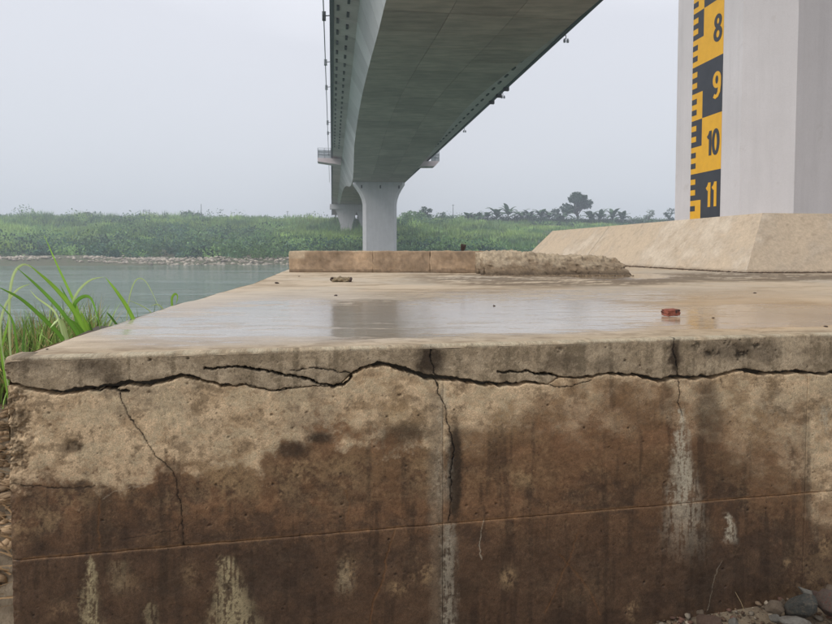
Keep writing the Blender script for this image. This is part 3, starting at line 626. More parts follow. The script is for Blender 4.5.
for i, (x, y, off, a_, b_, c_, m_, lab, rot) in enumerate(GR):
    q = ground_pt(x, y, off); rock('stone', lab, 'stone', tuple(q), (a_, b_, c_), m_, 100 + i, rot, 'stones at the foot of the wall', 3)
# bed of gravel that the stones lie on
def scatter_rocks(N, posf, sizef, colf, seed, protos=6, sub=1):
    rr = np.random.default_rng(seed); Vs = []; Fs = []; Cs = []; nb = 0
    PR = []
    for k in range(protos):
        m_ = rock_mesh('p', seed + k, sub); v = np.array([tuple(a.co) for a in m_.vertices]); f = np.array([tuple(p_.vertices) for p_ in m_.polygons]); PR.append((v, f)); bpy.data.meshes.remove(m_)
    for i in range(N):
        v, f = PR[rr.integers(protos)]; sz = sizef(rr); a = rr.random() * 6.28
        vv = v * sz; vv = np.stack([vv[:, 0] * np.cos(a) - vv[:, 1] * np.sin(a), vv[:, 0] * np.sin(a) + vv[:, 1] * np.cos(a), vv[:, 2]], 1) + posf(rr)
        Vs.append(vv); Fs.append(f + nb); nb += len(v); Cs.append(np.repeat(np.array(colf(rr))[None], len(v), 0))
    return np.concatenate(Vs), np.concatenate(Fs), np.concatenate(Cs)
def heapz(u, off):   # pile against the wall rising to the right
    k = np.clip((u - 1.9) / 1.1, 0, 1); return GND - .02 + k * .05 * max(0, 1 - off / .7)
def gp(rr):
    u = rr.uniform(1.5, LW + 1.6); off = rr.uniform(.0, .6) ** 1.0; p_ = C0 * np.array([1, 1, 0]) + e1 * u - e2 * off; return p_ + np.array([0, 0, heapz(u, off) + rr.uniform(-.01, .012)])
gc = [srgb(150, 128, 104), srgb(120, 96, 76), srgb(186, 172, 152), srgb(104, 84, 66), srgb(134, 100, 84), srgb(132, 116, 98)]
V_, F_, Cc = scatter_rocks(5000, gp, lambda r: (.003 + .018 * r.random() ** 2.5) * np.array([1.3, 1, .7]), lambda r: gc[r.integers(6)] * r.uniform(.35, .8), 5, 8)
o = link('gravel', npmesh('gravel', V_, F_, {'tint': Cc}, False), M_STONES); setp(o, 'loose brown gravel heaped along the foot of the platform wall', 'gravel', kind='stuff')
uu = np.linspace(1.2, LW + 2.4, 60); oo = np.linspace(-.04, .8, 16)
P_ = np.array([[tuple(C0 * np.array([1, 1, 0]) + e1 * u - e2 * o_ + np.array([0, 0, heapz(u, max(o_, 0)) - .006 - .02 * (o_ > .7) - .06 * (u < 1.35)])) for u in uu] for o_ in oo])
o = link('dirt_bank', npmesh('dirt_bank', P_.reshape(-1, 3), gridF(len(oo), len(uu), True)), M_SOIL); setp(o, kind='structure')
b = MB(); q = ground_pt(744, 610, .12); b.tube([q, q + np.array([-.012, 0, .03]), q + np.array([-.03, .01, .065])], [.0012, .001, .0006], 5)
setp(b.build('dry_stem', simple('straw', (.42, .32, .18))), 'thin dry stem poking up from the gravel left of the beige pebble', 'stem')

# ------------------------------------------------------------------ apron of the near pier
apron = empty('pier_apron', 'sloping pale concrete apron around the foot of the gauge pier', 'concrete apron', B(6.1, 8.5, TOP))
AM = np.array(apron.location)
lt, lb_, st_, sb_, zt_ = 6.75, 6.02, 9.1, 8.44, .58; sf, sfb = 18.6, 19.4; lr, lrb = 16.0, 16.8
def apron_face(name, A, Bq, Cq, Dq, n, m, seed):
    """A,B bottom; D,C top (bridge coordinates l,s,z)"""
    tu = np.linspace(0, 1, n)[None, :, None]; tv = np.linspace(0, 1, m)[:, None, None]
    A, Bq, Cq, Dq = [np.array(B(*q)) for q in (A, Bq, Cq, Dq)]
    P_ = (A * (1 - tu) + Bq * tu) * (1 - tv) + (Dq * (1 - tu) + Cq * tu) * tv
    nrm = np.cross(Bq - A, Dq - A); nrm = nrm / np.linalg.norm(nrm); Lu = np.linalg.norm(Bq - A); Lv = np.linalg.norm(Dq - A)
    uu = tu[..., 0] * Lu; vv = tv[..., 0] * Lv
    uu, vv = np.broadcast_arrays(uu, vv)
    d1 = uu * .8 + vv * .7; d2 = -uu * .7 + vv * .8
    a_ = NA.f(d1 * .9 + seed, d2 * 7, 5, .6) * .5 + .25; b_ = NB.f(uu * 1.3, vv * 1.3 + seed, 5, .65); c_ = NC.f(uu * 9, vv * 9, 4, .7)
    edge = np.minimum.reduce([vv + .02, Lv - vv + .02, uu + .02, Lu - uu + .02])
    h = (a_ - .5) * .014 + (b_ - .5) * .05 + (c_ - .5) * .008; h = h * np.clip(edge * 6, .0, 1)
    P_ = P_ + nrm * h[..., None]
    c = np.ones(uu.shape + (3,)) * srgb(196, 178, 154); c = mixc(c, srgb(176, 162, 144), .7 * sm(.4, .62, c_ * .3 + b_ * .7)); c = mixc(c, srgb(208, 194, 174), .8 * sm(.5, .7, b_)); c = mixc(c, srgb(156, 136, 112), .4 * sm(.54, .70, c_ * .6 + a_ * .4))
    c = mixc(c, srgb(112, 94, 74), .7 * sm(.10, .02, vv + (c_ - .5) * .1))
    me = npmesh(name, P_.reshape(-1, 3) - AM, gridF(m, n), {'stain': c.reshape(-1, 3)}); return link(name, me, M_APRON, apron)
smid = 14.6
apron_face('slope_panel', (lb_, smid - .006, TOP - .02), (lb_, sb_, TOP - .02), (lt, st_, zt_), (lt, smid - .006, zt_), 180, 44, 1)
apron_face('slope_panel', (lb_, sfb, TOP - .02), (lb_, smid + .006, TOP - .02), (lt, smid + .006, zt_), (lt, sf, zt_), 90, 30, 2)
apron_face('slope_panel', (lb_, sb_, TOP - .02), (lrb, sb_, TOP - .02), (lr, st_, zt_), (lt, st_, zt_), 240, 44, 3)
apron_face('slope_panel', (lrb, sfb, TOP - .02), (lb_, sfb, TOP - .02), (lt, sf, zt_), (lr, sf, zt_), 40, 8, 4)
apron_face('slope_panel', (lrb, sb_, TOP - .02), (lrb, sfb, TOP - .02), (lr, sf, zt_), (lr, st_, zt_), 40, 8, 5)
apron_face('apron_top', (lt, st_, zt_ - .001), (lr, st_, zt_ - .001), (lr, sf, zt_ - .001), (lt, sf, zt_ - .001), 80, 80, 6)
# crumbs of mud along the foot of the apron
def mp_(rr):
    k = rr.random()
    if k < .6: l, s_ = rr.uniform(6.0, 12), 8.40 - abs(rr.normal(0, .05))
    else: l, s_ = 6.0 - abs(rr.normal(0, .06)), rr.uniform(8.4, 14)
    return np.array(B(l, s_, TOP + .004))
V_, F_, Cc = scatter_rocks(1500, mp_, lambda r: r.uniform(.008, .04) * np.array([1.3, 1, .45]), lambda r: srgb(74, 58, 44) * r.uniform(.6, 1.5), 15)
o = link('mud_crumbs', npmesh('mud_crumbs', V_, F_, {'tint': Cc}, False), M_STONES); setp(o, 'dark crumbs of mud along the foot of the sloping apron', 'mud', kind='stuff')
def hp_(rr):
    u = rr.uniform(-.52, .49) * Lh; v = rr.uniform(-.72, -.5); return np.array([hp[0] + u, hp[1] + .40 + v, TOP + .003])
V_, F_, Cc = scatter_rocks(900, hp_, lambda r: r.uniform(.004, .018) * np.array([1.2, 1, .7]), lambda r: srgb(140, 120, 95) * r.uniform(.6, 1.1), 25)
o = link('rubble_crumbs', npmesh('rubble_crumbs', V_, F_, {'tint': Cc}, False), M_STONES); setp(o, 'small crumbs of broken concrete spilling from the low heap', 'rubble crumbs', kind='stuff')

# ------------------------------------------------------------------ bridge
ZS_S = [-60, -45, -30, -16, -4, 8, 14, 24, 35, 41.7, 52.6, 66, 78, 90, 107, 118, 128, 136, 148, 162, 180, 205, 236, 330]
ZS_Z = [15.4, 15.0, 14.4, 13.7, 13.3, 13.15, 13.2, 13.55, 14.04, 14.37, 15.15, 15.75, 15.6, 14.75, 13.6, 13.2, 13.16, 13.6, 14.9, 15.9, 16.5, 16.8, 17.0, 17.0]
AS_A = [3.2, 3.2, 3.3, 3.5, 3.8, 3.9, 3.9, 3.4, 3.12, 3.12, 3.12, 3.14, 3.18, 3.25, 3.7, 3.92, 3.95, 3.8, 3.5, 3.25, 3.1, 3.05, 3.0, 3.0]
from math import exp
def hermite(xs_, ys_, x):
    i = max(0, min(len(xs_) - 2, int(np.searchsorted(xs_, x)) - 1)); h = xs_[i+1] - xs_[i]; t_ = (x - xs_[i]) / h
    def m(k): 
        k0 = max(0, k-1); k1 = min(len(xs_)-1, k+1); return (ys_[k1]-ys_[k0]) / (xs_[k1]-xs_[k0])
    return ys_[i]*(2*t_**3-3*t_**2+1) + h*m(i)*(t_**3-2*t_**2+t_) + ys_[i+1]*(-2*t_**3+3*t_**2) + h*m(i+1)*(t_**3-t_**2)
def soff(s_): return hermite(ZS_S, ZS_Z, s_)
def aedge(s_): return hermite(ZS_S, AS_A, s_)
DL, DR, DZ = -.02, 19.28, 17.94; CEN = 18.1
bridge = empty('bridge', 'long grey concrete box girder bridge crossing overhead to the far bank', 'bridge', B(9.3, 0, GND))
BM = np.array(bridge.location)
def bpart(name, mb, mat, smooth=False, parent=None):
    mb.v = [tuple(np.array(v) - BM) for v in mb.v]; return mb.build(name, mat, parent or bridge, smooth)
# girder segments: soffit, two webs, wings
def ring(s_):
    a_ = aedge(s_); z = soff(s_); zw = DZ - .35; wl = 2.05; 
    return [(DL, DZ), (DL, DZ - 0.0), (wl, zw), (a_, z), (CEN - a_, z), (CEN - wl, zw), (DR, DZ)]
seg = 3.9; s_ = -60.0; k = 0
M_SEG = None
while s_ < 236:
    e_ = min(s_ + seg, 236.2); mids = [s_ + .03, (s_ + e_) / 2, e_ - .03]
    for q_ in range(3):
        b = MB()
        for m0, m1 in zip(mids[:-1], mids[1:]):
            pt_ = []
            for m_ in (m0, m1):
                a_ = aedge(m_); z_ = soff(m_); wd_ = CEN - 2 * a_; x0_ = a_ + wd_ * q_ / 3 + (.015 if q_ else 0); x1_ = a_ + wd_ * (q_ + 1) / 3 - (.015 if q_ < 2 else 0); pt_.append((x0_, x1_, z_))
            (x0, x1, za), (x2, x3, zb) = pt_
            b.hexa([B(x0, m0, za), B(x1, m0, za), B(x3, m1, zb), B(x2, m1, zb), B(x0, m0, za + .12), B(x1, m0, za + .12), B(x3, m1, zb + .12), B(x2, m1, zb + .12)])
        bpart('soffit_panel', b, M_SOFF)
    for nm, idx, mat in (('web_panel', (2, 3), M_WEB), ('web_panel', (4, 5), M_WEB), ('wing_panel', (1, 2), M_WING), ('wing_panel', (5, 6), M_WING)):
        b = MB()
        for m0, m1 in zip(mids[:-1], mids[1:]):
            r0, r1 = ring(m0), ring(m1); i, j = idx
            # thin solid panel, its back 12 cm inside
            up = .12
            def ins(p_): return (p_[0] + (CEN / 2 - p_[0]) * .006, p_[1] + up)
            if m0 == mids[0] or True:
                b.hexa([B(r0[i][0], m0, r0[i][1]), B(r0[j][0], m0, r0[j][1]), B(r1[j][0], m1, r1[j][1]), B(r1[i][0], m1, r1[i][1]),
                        B(ins(r0[i])[0], m0, ins(r0[i])[1]), B(ins(r0[j])[0], m0, ins(r0[j])[1]), B(ins(r1[j])[0], m1, ins(r1[j])[1]), B(ins(r1[i])[0], m1, ins(r1[i])[1])])
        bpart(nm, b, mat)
    s_ = e_; k += 1
# deck slab with edge beams, closing the box from above, plus inner lining behind the joints
b = MB()
for s0 in np.arange(-60, 330, 6.0):
    s1 = s0 + 6
    b.lsbox(DL + .02, DR - .02, s0, s1, DZ + .125, DZ + .4)
    if s1 < 236:
        a0, z0, a1, z1 = aedge(s0), soff(s0) + .13, aedge(s1), soff(s1) + .13
        b.hexa([B(a0 + .1, s0, z0), B(CEN - a0 - .1, s0, z0), B(CEN - a1 - .1, s1, z1), B(a1 + .1, s1, z1), B(2.3, s0, DZ + .12), B(CEN - 2.3, s0, DZ + .12), B(CEN - 2.3, s1, DZ + .12), B(2.3, s1, DZ + .12)])
bpart('deck_slab', b, M_SOFF)
for l0, l1 in ((DL - .06, DL + .28), (DR - .28, DR + .06)):
    b = MB()
    for s0 in np.arange(-60, 330, 6.0): b.lsbox(l0, l1, s0 + .01, s0 + 5.99, DZ - .12, DZ + 1.1)
    bpart('parapet', b, simple('parapet_concrete', (.14, .155, .165), rough=.8))
# approach beams beyond the second pier
for l in np.linspace(2, 16.5, 6):
    b = MB(); b.lsbox(l - .35, l + .35, 237.5, 330, DZ - 1.3, DZ + .12); bpart('approach_beam', b, M_WING)
# small dark drain blocks in rows under both wings
b = MB(); b.lsbox(-.10, .10, -.45, .45, -.10, .10); v0 = [tuple(np.array(v)) for v in b.v]; b.v = v0; dm = b.mesh('drain_block'); dm.materials.append(M_DARK)
for s0 in np.arange(16, 150, 2.6):
    for l, dz in ((17.75, -.32), (.55, -.24), (1.3, -.36)):
        if l < 2 and s0 > 110: continue
        o = bpy.data.objects.new('drain_block', dm); COL.objects.link(o); o.parent = bridge; o.location = Vector(B(l, s0 + (.9 if l == 1.3 else 0), DZ + dz + .14)) - Vector(BM)
# cable run with lamps outside the left parapet, lamps outside the right one
b = MB()
b.tube([B(-.52, s0, DZ + .1) for s0 in (10, 40, 70, 100, 130, 170)], .045, 6); bpart('service_pipe', b, M_STEEL)
def zat(px, py, l): # distance along the bridge where a point at lateral l shows at height row py
    return F * (DZ) / (250 - py)
for py_, sz in ((24, .55), (68, .45), (92, .4), (126, .5), (136, .4), (160, .5)):
    s0 = zat(0, py_, -1); b = MB(); b.tube([B(-.52, s0, DZ + .1), B(-.05, s0, DZ + .15)], .04, 6); b.lsbox(-.52 - .12, -.52 + .16, s0 - .2, s0 + .2, DZ - .2 * sz * 2, DZ + .35 * sz * 2)
    bpart('pipe_bracket', b, M_STEEL if py_ != 24 else M_DARK)
for py_ in (33, 93, 129):
    s0 = zat(0, py_, 19); h = bpart('hanging_lamp', MB().tube([B(DR, s0, DZ + .3), B(DR + .5, s0, DZ + .2), B(DR + .5, s0, DZ - .1)], .04, 6), M_DARK)
    for dl in (.38, .66): 
        if py_ == 129 and dl > 1: continue
        m = MB().tube([B(DR + dl, s0, DZ - .05), B(DR + dl, s0, DZ - .2), B(DR + dl, s0, DZ - .38)], [.06, .12, .10], 8); m.v = [tuple(np.array(v) - BM) for v in m.v]; m.build('lamp_shade', M_STEEL, h)
for py_ in (85, 92, 99):
    s0 = zat(0, py_, 19); b = MB(); b.lsbox(DR - .4, DR + .2, s0 - .2, s0 + .2, DZ - .4, DZ + .1); bpart('edge_box', b, M_DARK)
# inspection platforms by the river pier
for side in (-1, 1):
    l0, l1 = (DL - 2.6, DL - .07) if side < 0 else (DR + .07, DR + 1.7); b = MB()
    z0 = DZ - 1.2; s0, s1 = 121.5, 124.5
    if side < 0: b.hexa([B(l0, s0, z0 + .1), B(l1 + 1.9, s0, z0 - .5), B(l1 + 1.9, s1, z0 - .5), B(l0, s1, z0 + .1), B(l0, s0, z0 + .75), B(l1 + 1.9, s0, z0 + .75), B(l1 + 1.9, s1, z0 + .75), B(l0, s1, z0 + .75)])
    else: b.hexa([B(l0 - 3.6, s0, z0 - .5), B(l1 - .9, s0, z0 - .4), B(l1 - .9, s1, z0 - .4), B(l0 - 3.6, s1, z0 - .5), B(l0 - 3.6, s0, z0 + .5), B(l1, s0, z0 + .6), B(l1, s1, z0 + .6), B(l0 - 3.6, s1, z0 + .5)])
    pf = bpart('inspection_platform', b, M_WING)
    la = l0 + .05 if side < 0 else l1 - .05; zt2 = z0 + (.75 if side < 0 else .6)
    lin = l1 if side < 0 else l0
    for i_ in range(3):
        l = la + (lin - la) * i_ / 2
        b = MB(); b.tube([B(l, s0 + .05, zt2), B(l, s0 + .05, zt2 + 1.9)], .05, 5); b.v = [tuple(np.array(v) - BM) for v in b.v]; b.build('railing_post', M_STEEL, pf)
    b = MB()
    for hz in (.7, 1.25, 1.9): b.tube([B(la, s0 + .05, zt2 + hz), B(lin, s0 + .05, zt2 + hz)], .045, 5); b.tube([B(la, s0 + .05, zt2 + hz), B(la, s1 - .05, zt2 + hz)], .045, 5)
    b.v = [tuple(np.array(v) - BM) for v in b.v]; b.build('railing', M_STEEL, pf)
    b = MB(); b.lsbox(min(la, lin), max(la, lin), s0 + .12, s0 + .16, zt2, zt2 + 1.6); b.v = [tuple(np.array(v) - BM) for v in b.v]; b.build('screen_panel', simple('pale_sheet', (.5, .53, .56)), pf)

def pier(name, label, sN, sF, l0, l1, lc0, lc1, zbase, ztop, cham):
    root = empty(name, label, 'bridge pier', B((l0 + l1) / 2, sN, zbase)); RM = np.array(root.location)
    prof = [(zbase, 0), (ztop - 4.4, 0), (ztop - 3.4, .10), (ztop - 2.4, .32), (ztop - 1.5, .62), (ztop - .8, .90), (ztop - .55, 1.0), (ztop - .05, 1.0)]
    rings = []
    for z, k_ in prof:
        a_, b_ = l0 + (lc0 - l0) * k_, l1 + (lc1 - l1) * k_
        rings.append([B(a_ + cham, sN, z), B(b_ - cham, sN, z), B(b_, sN + cham, z), B(b_, sF - cham, z), B(b_ - cham, sF, z), B(a_ + cham, sF, z), B(a_, sF - cham, z), B(a_, sN + cham, z)])
    def shell(nm, r0, r1):
        v = []; f = []
        for rg in rings[r0:r1 + 1]: v += [tuple(np.array(p_) - RM) for p_ in rg]
        for i in range(r1 - r0):
            for k_ in range(8): f.append([i*8 + k_, i*8 + (k_+1) % 8, (i+1)*8 + (k_+1) % 8, (i+1)*8 + k_])
        f.append(list(range(8))[::-1]); f.append([len(v) - 8 + i for i in range(8)])
        me = bpy.data.meshes.new(nm); me.from_pydata(v, [], f); me.update(); return link(nm, me, M_PIER, root)
    shell('pier_column', 0, 1); cap = shell('pier_head', 1, 7)
    for l in np.linspace(lc0 + (lc1 - lc0) * .16, lc1 - (lc1 - lc0) * .12, 3):
        b = MB(); b.lsbox(l - .12, l + .12, sN - .06, sN + .02, ztop - 1.3, ztop - .7); b.v = [tuple(np.array(v) - RM) for v in b.v]; b.build('bracket', M_DARK, cap)
    return root
pier('bridge_pier', 'pale pier with flared head standing mid river behind the brown upstand', 121.6, 124.6, 6.05, 12.6, 4.15, 14.2, -7, 13.17, .55)
near = pier('bridge_pier', 'tall pale pier at right carrying the yellow and black height gauge', 9.19, 12.3, 6.8, 13.2, 4.6, 15.0, zt_ - .05, 13.2, .56)
# second pier: cap beam and flared columns
p2 = empty('bridge_pier', 'far pale pier with wide cap beam among bushes on the far bank', 'bridge pier', B(9, 237, 2)); RM2 = np.array(p2.location)
def p2part(nm, b, m=M_PIER, par=None): b.v = [tuple(np.array(v) - RM2) for v in b.v]; return b.build(nm, m, par or p2)
b = MB(); b.lsbox(-.7, 19.3, 235.4, 238.6, 15.1, 16.95); p2part('cap_beam', b)
for l in (5.4, 13.0):
    b = MB(); b.hexa([B(l - 2.2, 236, 9.5), B(l + 2.2, 236, 9.5), B(l + 2.2, 238.2, 9.5), B(l - 2.2, 238.2, 9.5), B(l - 4.0, 236, 15.1), B(l + 4.0, 236, 15.1), B(l + 4.0, 238.2, 15.1), B(l - 4.0, 238.2, 15.1)])
    p2part('flared_column', b)
    b = MB(); b.lsbox(l - 2.2, l + 2.2, 236, 238.2, 2, 9.5); p2part('pier_column', b)
# height gauge on the left face of the near pier
NM = np.array(near.location)
gauge = bpy.data.objects.new('height_gauge', None); COL.objects.link(gauge); gauge.parent = near; gauge['label'] = 'yellow and black height gauge painted down the side of the pier'
GL = 6.8; s_r, s_l = 10.27, 11.20; s_c = 10.86; s_t = 11.04     # right edge near, left edge far
def gplate(nm, s0, s1, z0, z1, mat, lift): 
    b = MB(); b.lsbox(GL - lift, GL + .002, s0, s1, z0, z1); b.v = [tuple(np.array(v) - NM) for v in b.v]; return b.build(nm, mat, gauge)
def stroke(pts, wd, closed, lift):
    """ribbon of constant width along pts (x, y in numeral space), as front face plus thickness"""
    P_ = [np.array(p) for p in pts]; n = len(P_); L_, R_ = [], []
    for i in range(n):
        a_ = P_[(i - 1) % n] if (closed or i > 0) else P_[i]; b_ = P_[(i + 1) % n] if (closed or i < n - 1) else P_[i]
        t_ = (b_ - a_) / np.linalg.norm(b_ - a_); m_ = np.array([-t_[1], t_[0]]) * wd / 2; L_.append(P_[i] + m_); R_.append(P_[i] - m_)
    v = []; f = []
    for i in range(n):
        for q in (L_[i], R_[i]):
            for d_ in (lift, 0): v.append((q[0], q[1], d_))
    for i in range(n if closed else n - 1):
        j = (i + 1) % n; A = 4 * i; Bq = 4 * j
        f += [(A, A + 2, Bq + 2, Bq), (A, Bq, Bq + 1, A + 1), (A + 2, A + 3, Bq + 3, Bq + 2)]
    return v, f
def oval(cx, cy, rx, ry, n=22): return [(cx + rx * math.cos(6.2832 * k / n), cy + ry * math.sin(6.2832 * k / n)) for k in range(n)]
GLY = {'8': [(oval(.25, .76, .15, .19), True), (oval(.25, .27, .18, .22), True)],
       '9': [(oval(.25, .70, .17, .24), True), ([(.42, .70), (.42, .45), (.38, .20), (.30, .09), (.18, .05), (.08, .12)], False)],
       '0': [(oval(.25, .5, .16, .44), True)],
       '1': [([(.12, .72), (.22, .80), (.29, .93)], False), ([(.29, .98), (.29, .02)], False)],
       '7': [([(.05, .94), (.42, .94)], False), ([(.40, .92), (.24, .5), (.18, .03)], False)],
       '6': [(oval(.25, .30, .17, .24), True), ([(.08, .30), (.08, .55), (.12, .80), (.20, .91), (.32, .95), (.42, .88)], False)],
       '5': [([(.40, .94), (.12, .94), (.10, .55)], False), ([(.10, .55), (.25, .62), (.40, .50), (.42, .30), (.34, .10), (.20, .05), (.07, .12)], False)]}
def digit(ch, s_a, s_b, zc, hgt, mat):
    V, Fq = [], []
    for k_, (pts, cl_) in enumerate(GLY[ch]):
        v, f = stroke(pts, .155, cl_, .0045 + .0008 * k_); nb_ = len(V)
        for x, y, d_ in v: V.append(tuple(np.array(B(GL - .0046 - d_, s_a + (s_b - s_a) * (x / .5), zc + (y - .5) * hgt)) - NM))
        Fq += [tuple(i + nb_ for i in q) for q in f]
    me = bpy.data.meshes.new('numeral'); me.from_pydata(V, [], Fq); me.update(); bm = bmesh.new(); bm.from_mesh(me); bmesh.ops.recalc_face_normals(bm, faces=bm.faces); bm.to_mesh(me); bm.free()
    return link('numeral', me, mat, gauge)
for num in range(5, 12):
    z1 = 1.427 + (11 - num); z0 = max(z1 - 1, zt_ + .0); yel = num % 2 == 0
    gplate('gauge_band', s_r, s_c, z0, z1, M_YEL if yel else M_BLK, .0045)
    for j_, ch in enumerate(str(num)[::-1]): digit(ch, s_r + .28 + j_ * .18, s_r + .04 + j_ * .18, z1 - (.43 if num == 11 else .50), .46, M_BLK if yel else M_YEL)
    gplate('gauge_band', s_c, s_l, z1 - .5, z1, M_BLK, .0045); 
    gplate('gauge_band', s_c, s_l, z0, z1 - .5, M_YEL, .0045)
    for k_ in range(2):
        gplate('gauge_tick', s_t, s_l - .002, z1 - .2 - .2 * k_, z1 - .1 - .2 * k_, M_YEL, .007)
        if z1 - .7 - .2 * k_ > z0: gplate('gauge_tick', s_t, s_l - .002, z1 - .7 - .2 * k_, z1 - .6 - .2 * k_, M_BLK, .007)

# ------------------------------------------------------------------ far bank: stones, bushes and reeds
def tz(x, y): return float(terrain_z(np.array([x]), np.array([y]))[0])
Ns = 5200; X = rng.uniform(-150, 60, Ns); Y = rng.uniform(140, 162, Ns) ; k = (rng.random(Ns) < .9)
Z = terrain_z(X, Y); kp = (Z > WATER - .3) & (Z < WATER + 2.1 + 1.2 * (NA.v(X * .05, Y * 0) - .5)); X, Y, Z = X[kp], Y[kp], Z[kp]
ii = [0]
def sp_(rr): i = ii[0]; ii[0] += 1; return np.array([X[i], Y[i], Z[i]])
V_, F_, Cc = scatter_rocks(len(X), sp_, lambda r: r.uniform(.25, .75) * np.array([1.2, 1, .7]), lambda r: srgb(168, 158, 144) * r.uniform(.55, 1.15), 33)
o = link('bank_stones', npmesh('bank_stones', V_, F_, {'tint': Cc}, False), M_STONES); setp(o, 'strip of loose stones along the waterline of the far bank', 'stones', kind='stuff')

def blade_set(base, hgt, wid, lean, az_, nseg=2, curl=.5):
    """vectorised tapered blades -> V (n*(2*nseg+1)), tri/quad as tris"""
    n = len(base); d_ = np.stack([np.cos(az_), np.sin(az_), 0 * az_], 1); sd = np.stack([-np.sin(az_ + 1.2 * (rng.random(n) - .5)), np.cos(az_), 0 * az_], 1)
    V = []; 
    for i in range(nseg + 1):
        t_ = i / nseg; c = base + d_ * (lean * hgt * t_ ** 1.6)[:, None] + np.array([0, 0, 1.0]) * (hgt * (t_ - curl * lean * t_ * t_ * .6))[:, None]
        w_ = (wid * (1 - t_) ** .6)[:, None] * .5
        if i < nseg: V += [c - sd * w_, c + sd * w_]
        else: V += [c]
    V = np.stack(V, 1); m = 2 * nseg + 1; off = (np.arange(n) * m)[:, None, None]
    tr = []
    for i in range(nseg - 1): a = 2 * i; tr += [(a, a + 1, a + 3), (a, a + 3, a + 2)]
    a = 2 * (nseg - 1); tr.append((a, a + 1, a + 2))
    return V.reshape(-1, 3), (np.array(tr)[None] + off).reshape(-1, 3), m
def leaf_cloud(centers, size, nrm_rand=1.0):
    """one pointed quad leaf clump face per centre"""
    n = len(centers); a = rng.normal(size=(n, 3)); a /= np.linalg.norm(a, axis=1)[:, None]; b_ = rng.normal(size=(n, 3)); b_ = np.cross(a, b_); b_ /= np.linalg.norm(b_, axis=1)[:, None]
    s_ = size[:, None]; V = np.stack([centers - a * s_, centers + b_ * s_ * .45, centers + a * s_, centers - b_ * s_ * .45], 1)
    off = (np.arange(n) * 4)[:, None, None]; tr = np.array([(0, 1, 2), (0, 2, 3)])[None] + off
    return V.reshape(-1, 3), tr.reshape(-1, 3), 4
def veg(name, label, parts):
    Vs, Fs, Cs = [], [], []; nb = 0
    for V, Fq, C_ in parts: Vs.append(V); Fs.append(Fq + nb); Cs.append(C_); nb += len(V)
    o = link(name, npmesh(name, np.concatenate(Vs), np.concatenate(Fs), {'tint': np.concatenate(Cs)}, False), M_LEAF); return setp(o, label, 'vegetation', kind='stuff')
N = 5600; Y = rng.uniform(150, 306, N); X = rng.uniform(-1, 1, N) * (.78 * Y + 14)
s_ = -X * math.sin(TH) + Y * math.cos(TH); Z = terrain_z(X, Y)
bushy = NA.f(X * .035 + 7, s_ * .06, 3) + .30 * sm(215, 160, s_) - .07 * sm(0, 40, X)
kp = (Z > WATER + 1.4); X, Y, Z, s_, bushy = X[kp], Y[kp], Z[kp], s_[kp], bushy[kp]
parts_b = []; parts_r = []
isb = bushy + rng.normal(0, .05, len(X)) > .60
# bushes
bx, by, bz = X[isb], Y[isb], Z[isb]; nb_ = len(bx); per = 95
rad = np.where(rng.random(nb_) < .12, rng.uniform(4, 6, nb_), rng.uniform(1.4, 3.4, nb_)) * (1 - .35 * sm(0, 40, bx)); u = rng.normal(size=(nb_, per, 3)); u /= np.linalg.norm(u, axis=2)[..., None]; rr_ = rng.uniform(.55, 1.05, (nb_, per, 1))
cen = u * rr_ * rad[:, None, None] * np.array([1, 1, .8]); cen[..., 2] = np.abs(cen[..., 2] + rad[:, None] * .35) ; cen = cen + np.stack([bx, by, bz - .2], 1)[:, None]
q_ = rng.random((nb_, 1)) ** 1.5; tone = (srgb(52, 80, 68)[None] * (1 - q_) + srgb(110, 138, 84)[None] * q_) * rng.uniform(.6, 1.7, (nb_, 1)) * (.7 + .9 * NC.f(bx * .05, by * .08, 3)[:, None])
V, Fq, m = leaf_cloud(cen.reshape(-1, 3), rng.uniform(.25, .62, nb_ * per)); parts_b.append((V, Fq, np.repeat(tone, per * m, 0)))
veg('bank_bushes', 'dark green bushes massed low on the far bank', parts_b)
# reeds
rx, ry, rz_ = X[~isb], Y[~isb], Z[~isb]; nr_ = len(rx); per = 60
hm = (1 - .45 * sm(0, 50, rx)) * rng.uniform(.7, 1.15, nr_)
base = np.stack([rx, ry, rz_], 1)[:, None] + np.concatenate([rng.normal(0, 1.5, (nr_, per, 2)), np.zeros((nr_, per, 1)) - .2], 2)
hg = rng.uniform(1.6, 3.6, (nr_, per)) * (hm * (1 + .55 * (rng.random(nr_) < .12)))[:, None]; qr = np.clip(NB.f(rx * .06, ry * .1, 3)[:, None] * 2.2 - .6 + rng.normal(0, .2, (nr_, 1)), 0, 1); tone = (srgb(140, 164, 92)[None] * (1 - qr) + srgb(84, 116, 72)[None] * qr) * rng.uniform(.7, 1.35, (nr_, 1)) * (.7 + .9 * NC.f(rx * .04 + 9, ry * .07, 3)[:, None])
V, Fq, m = blade_set(base.reshape(-1, 3), hg.ravel(), rng.uniform(.25, .55, nr_ * per), rng.uniform(.1, .6, nr_ * per), rng.uniform(0, 6.28, nr_ * per))
veg('bank_reeds', 'light green reeds and tall grass covering the far bank slope', [(V, Fq, np.repeat(tone, per * m, 0))])

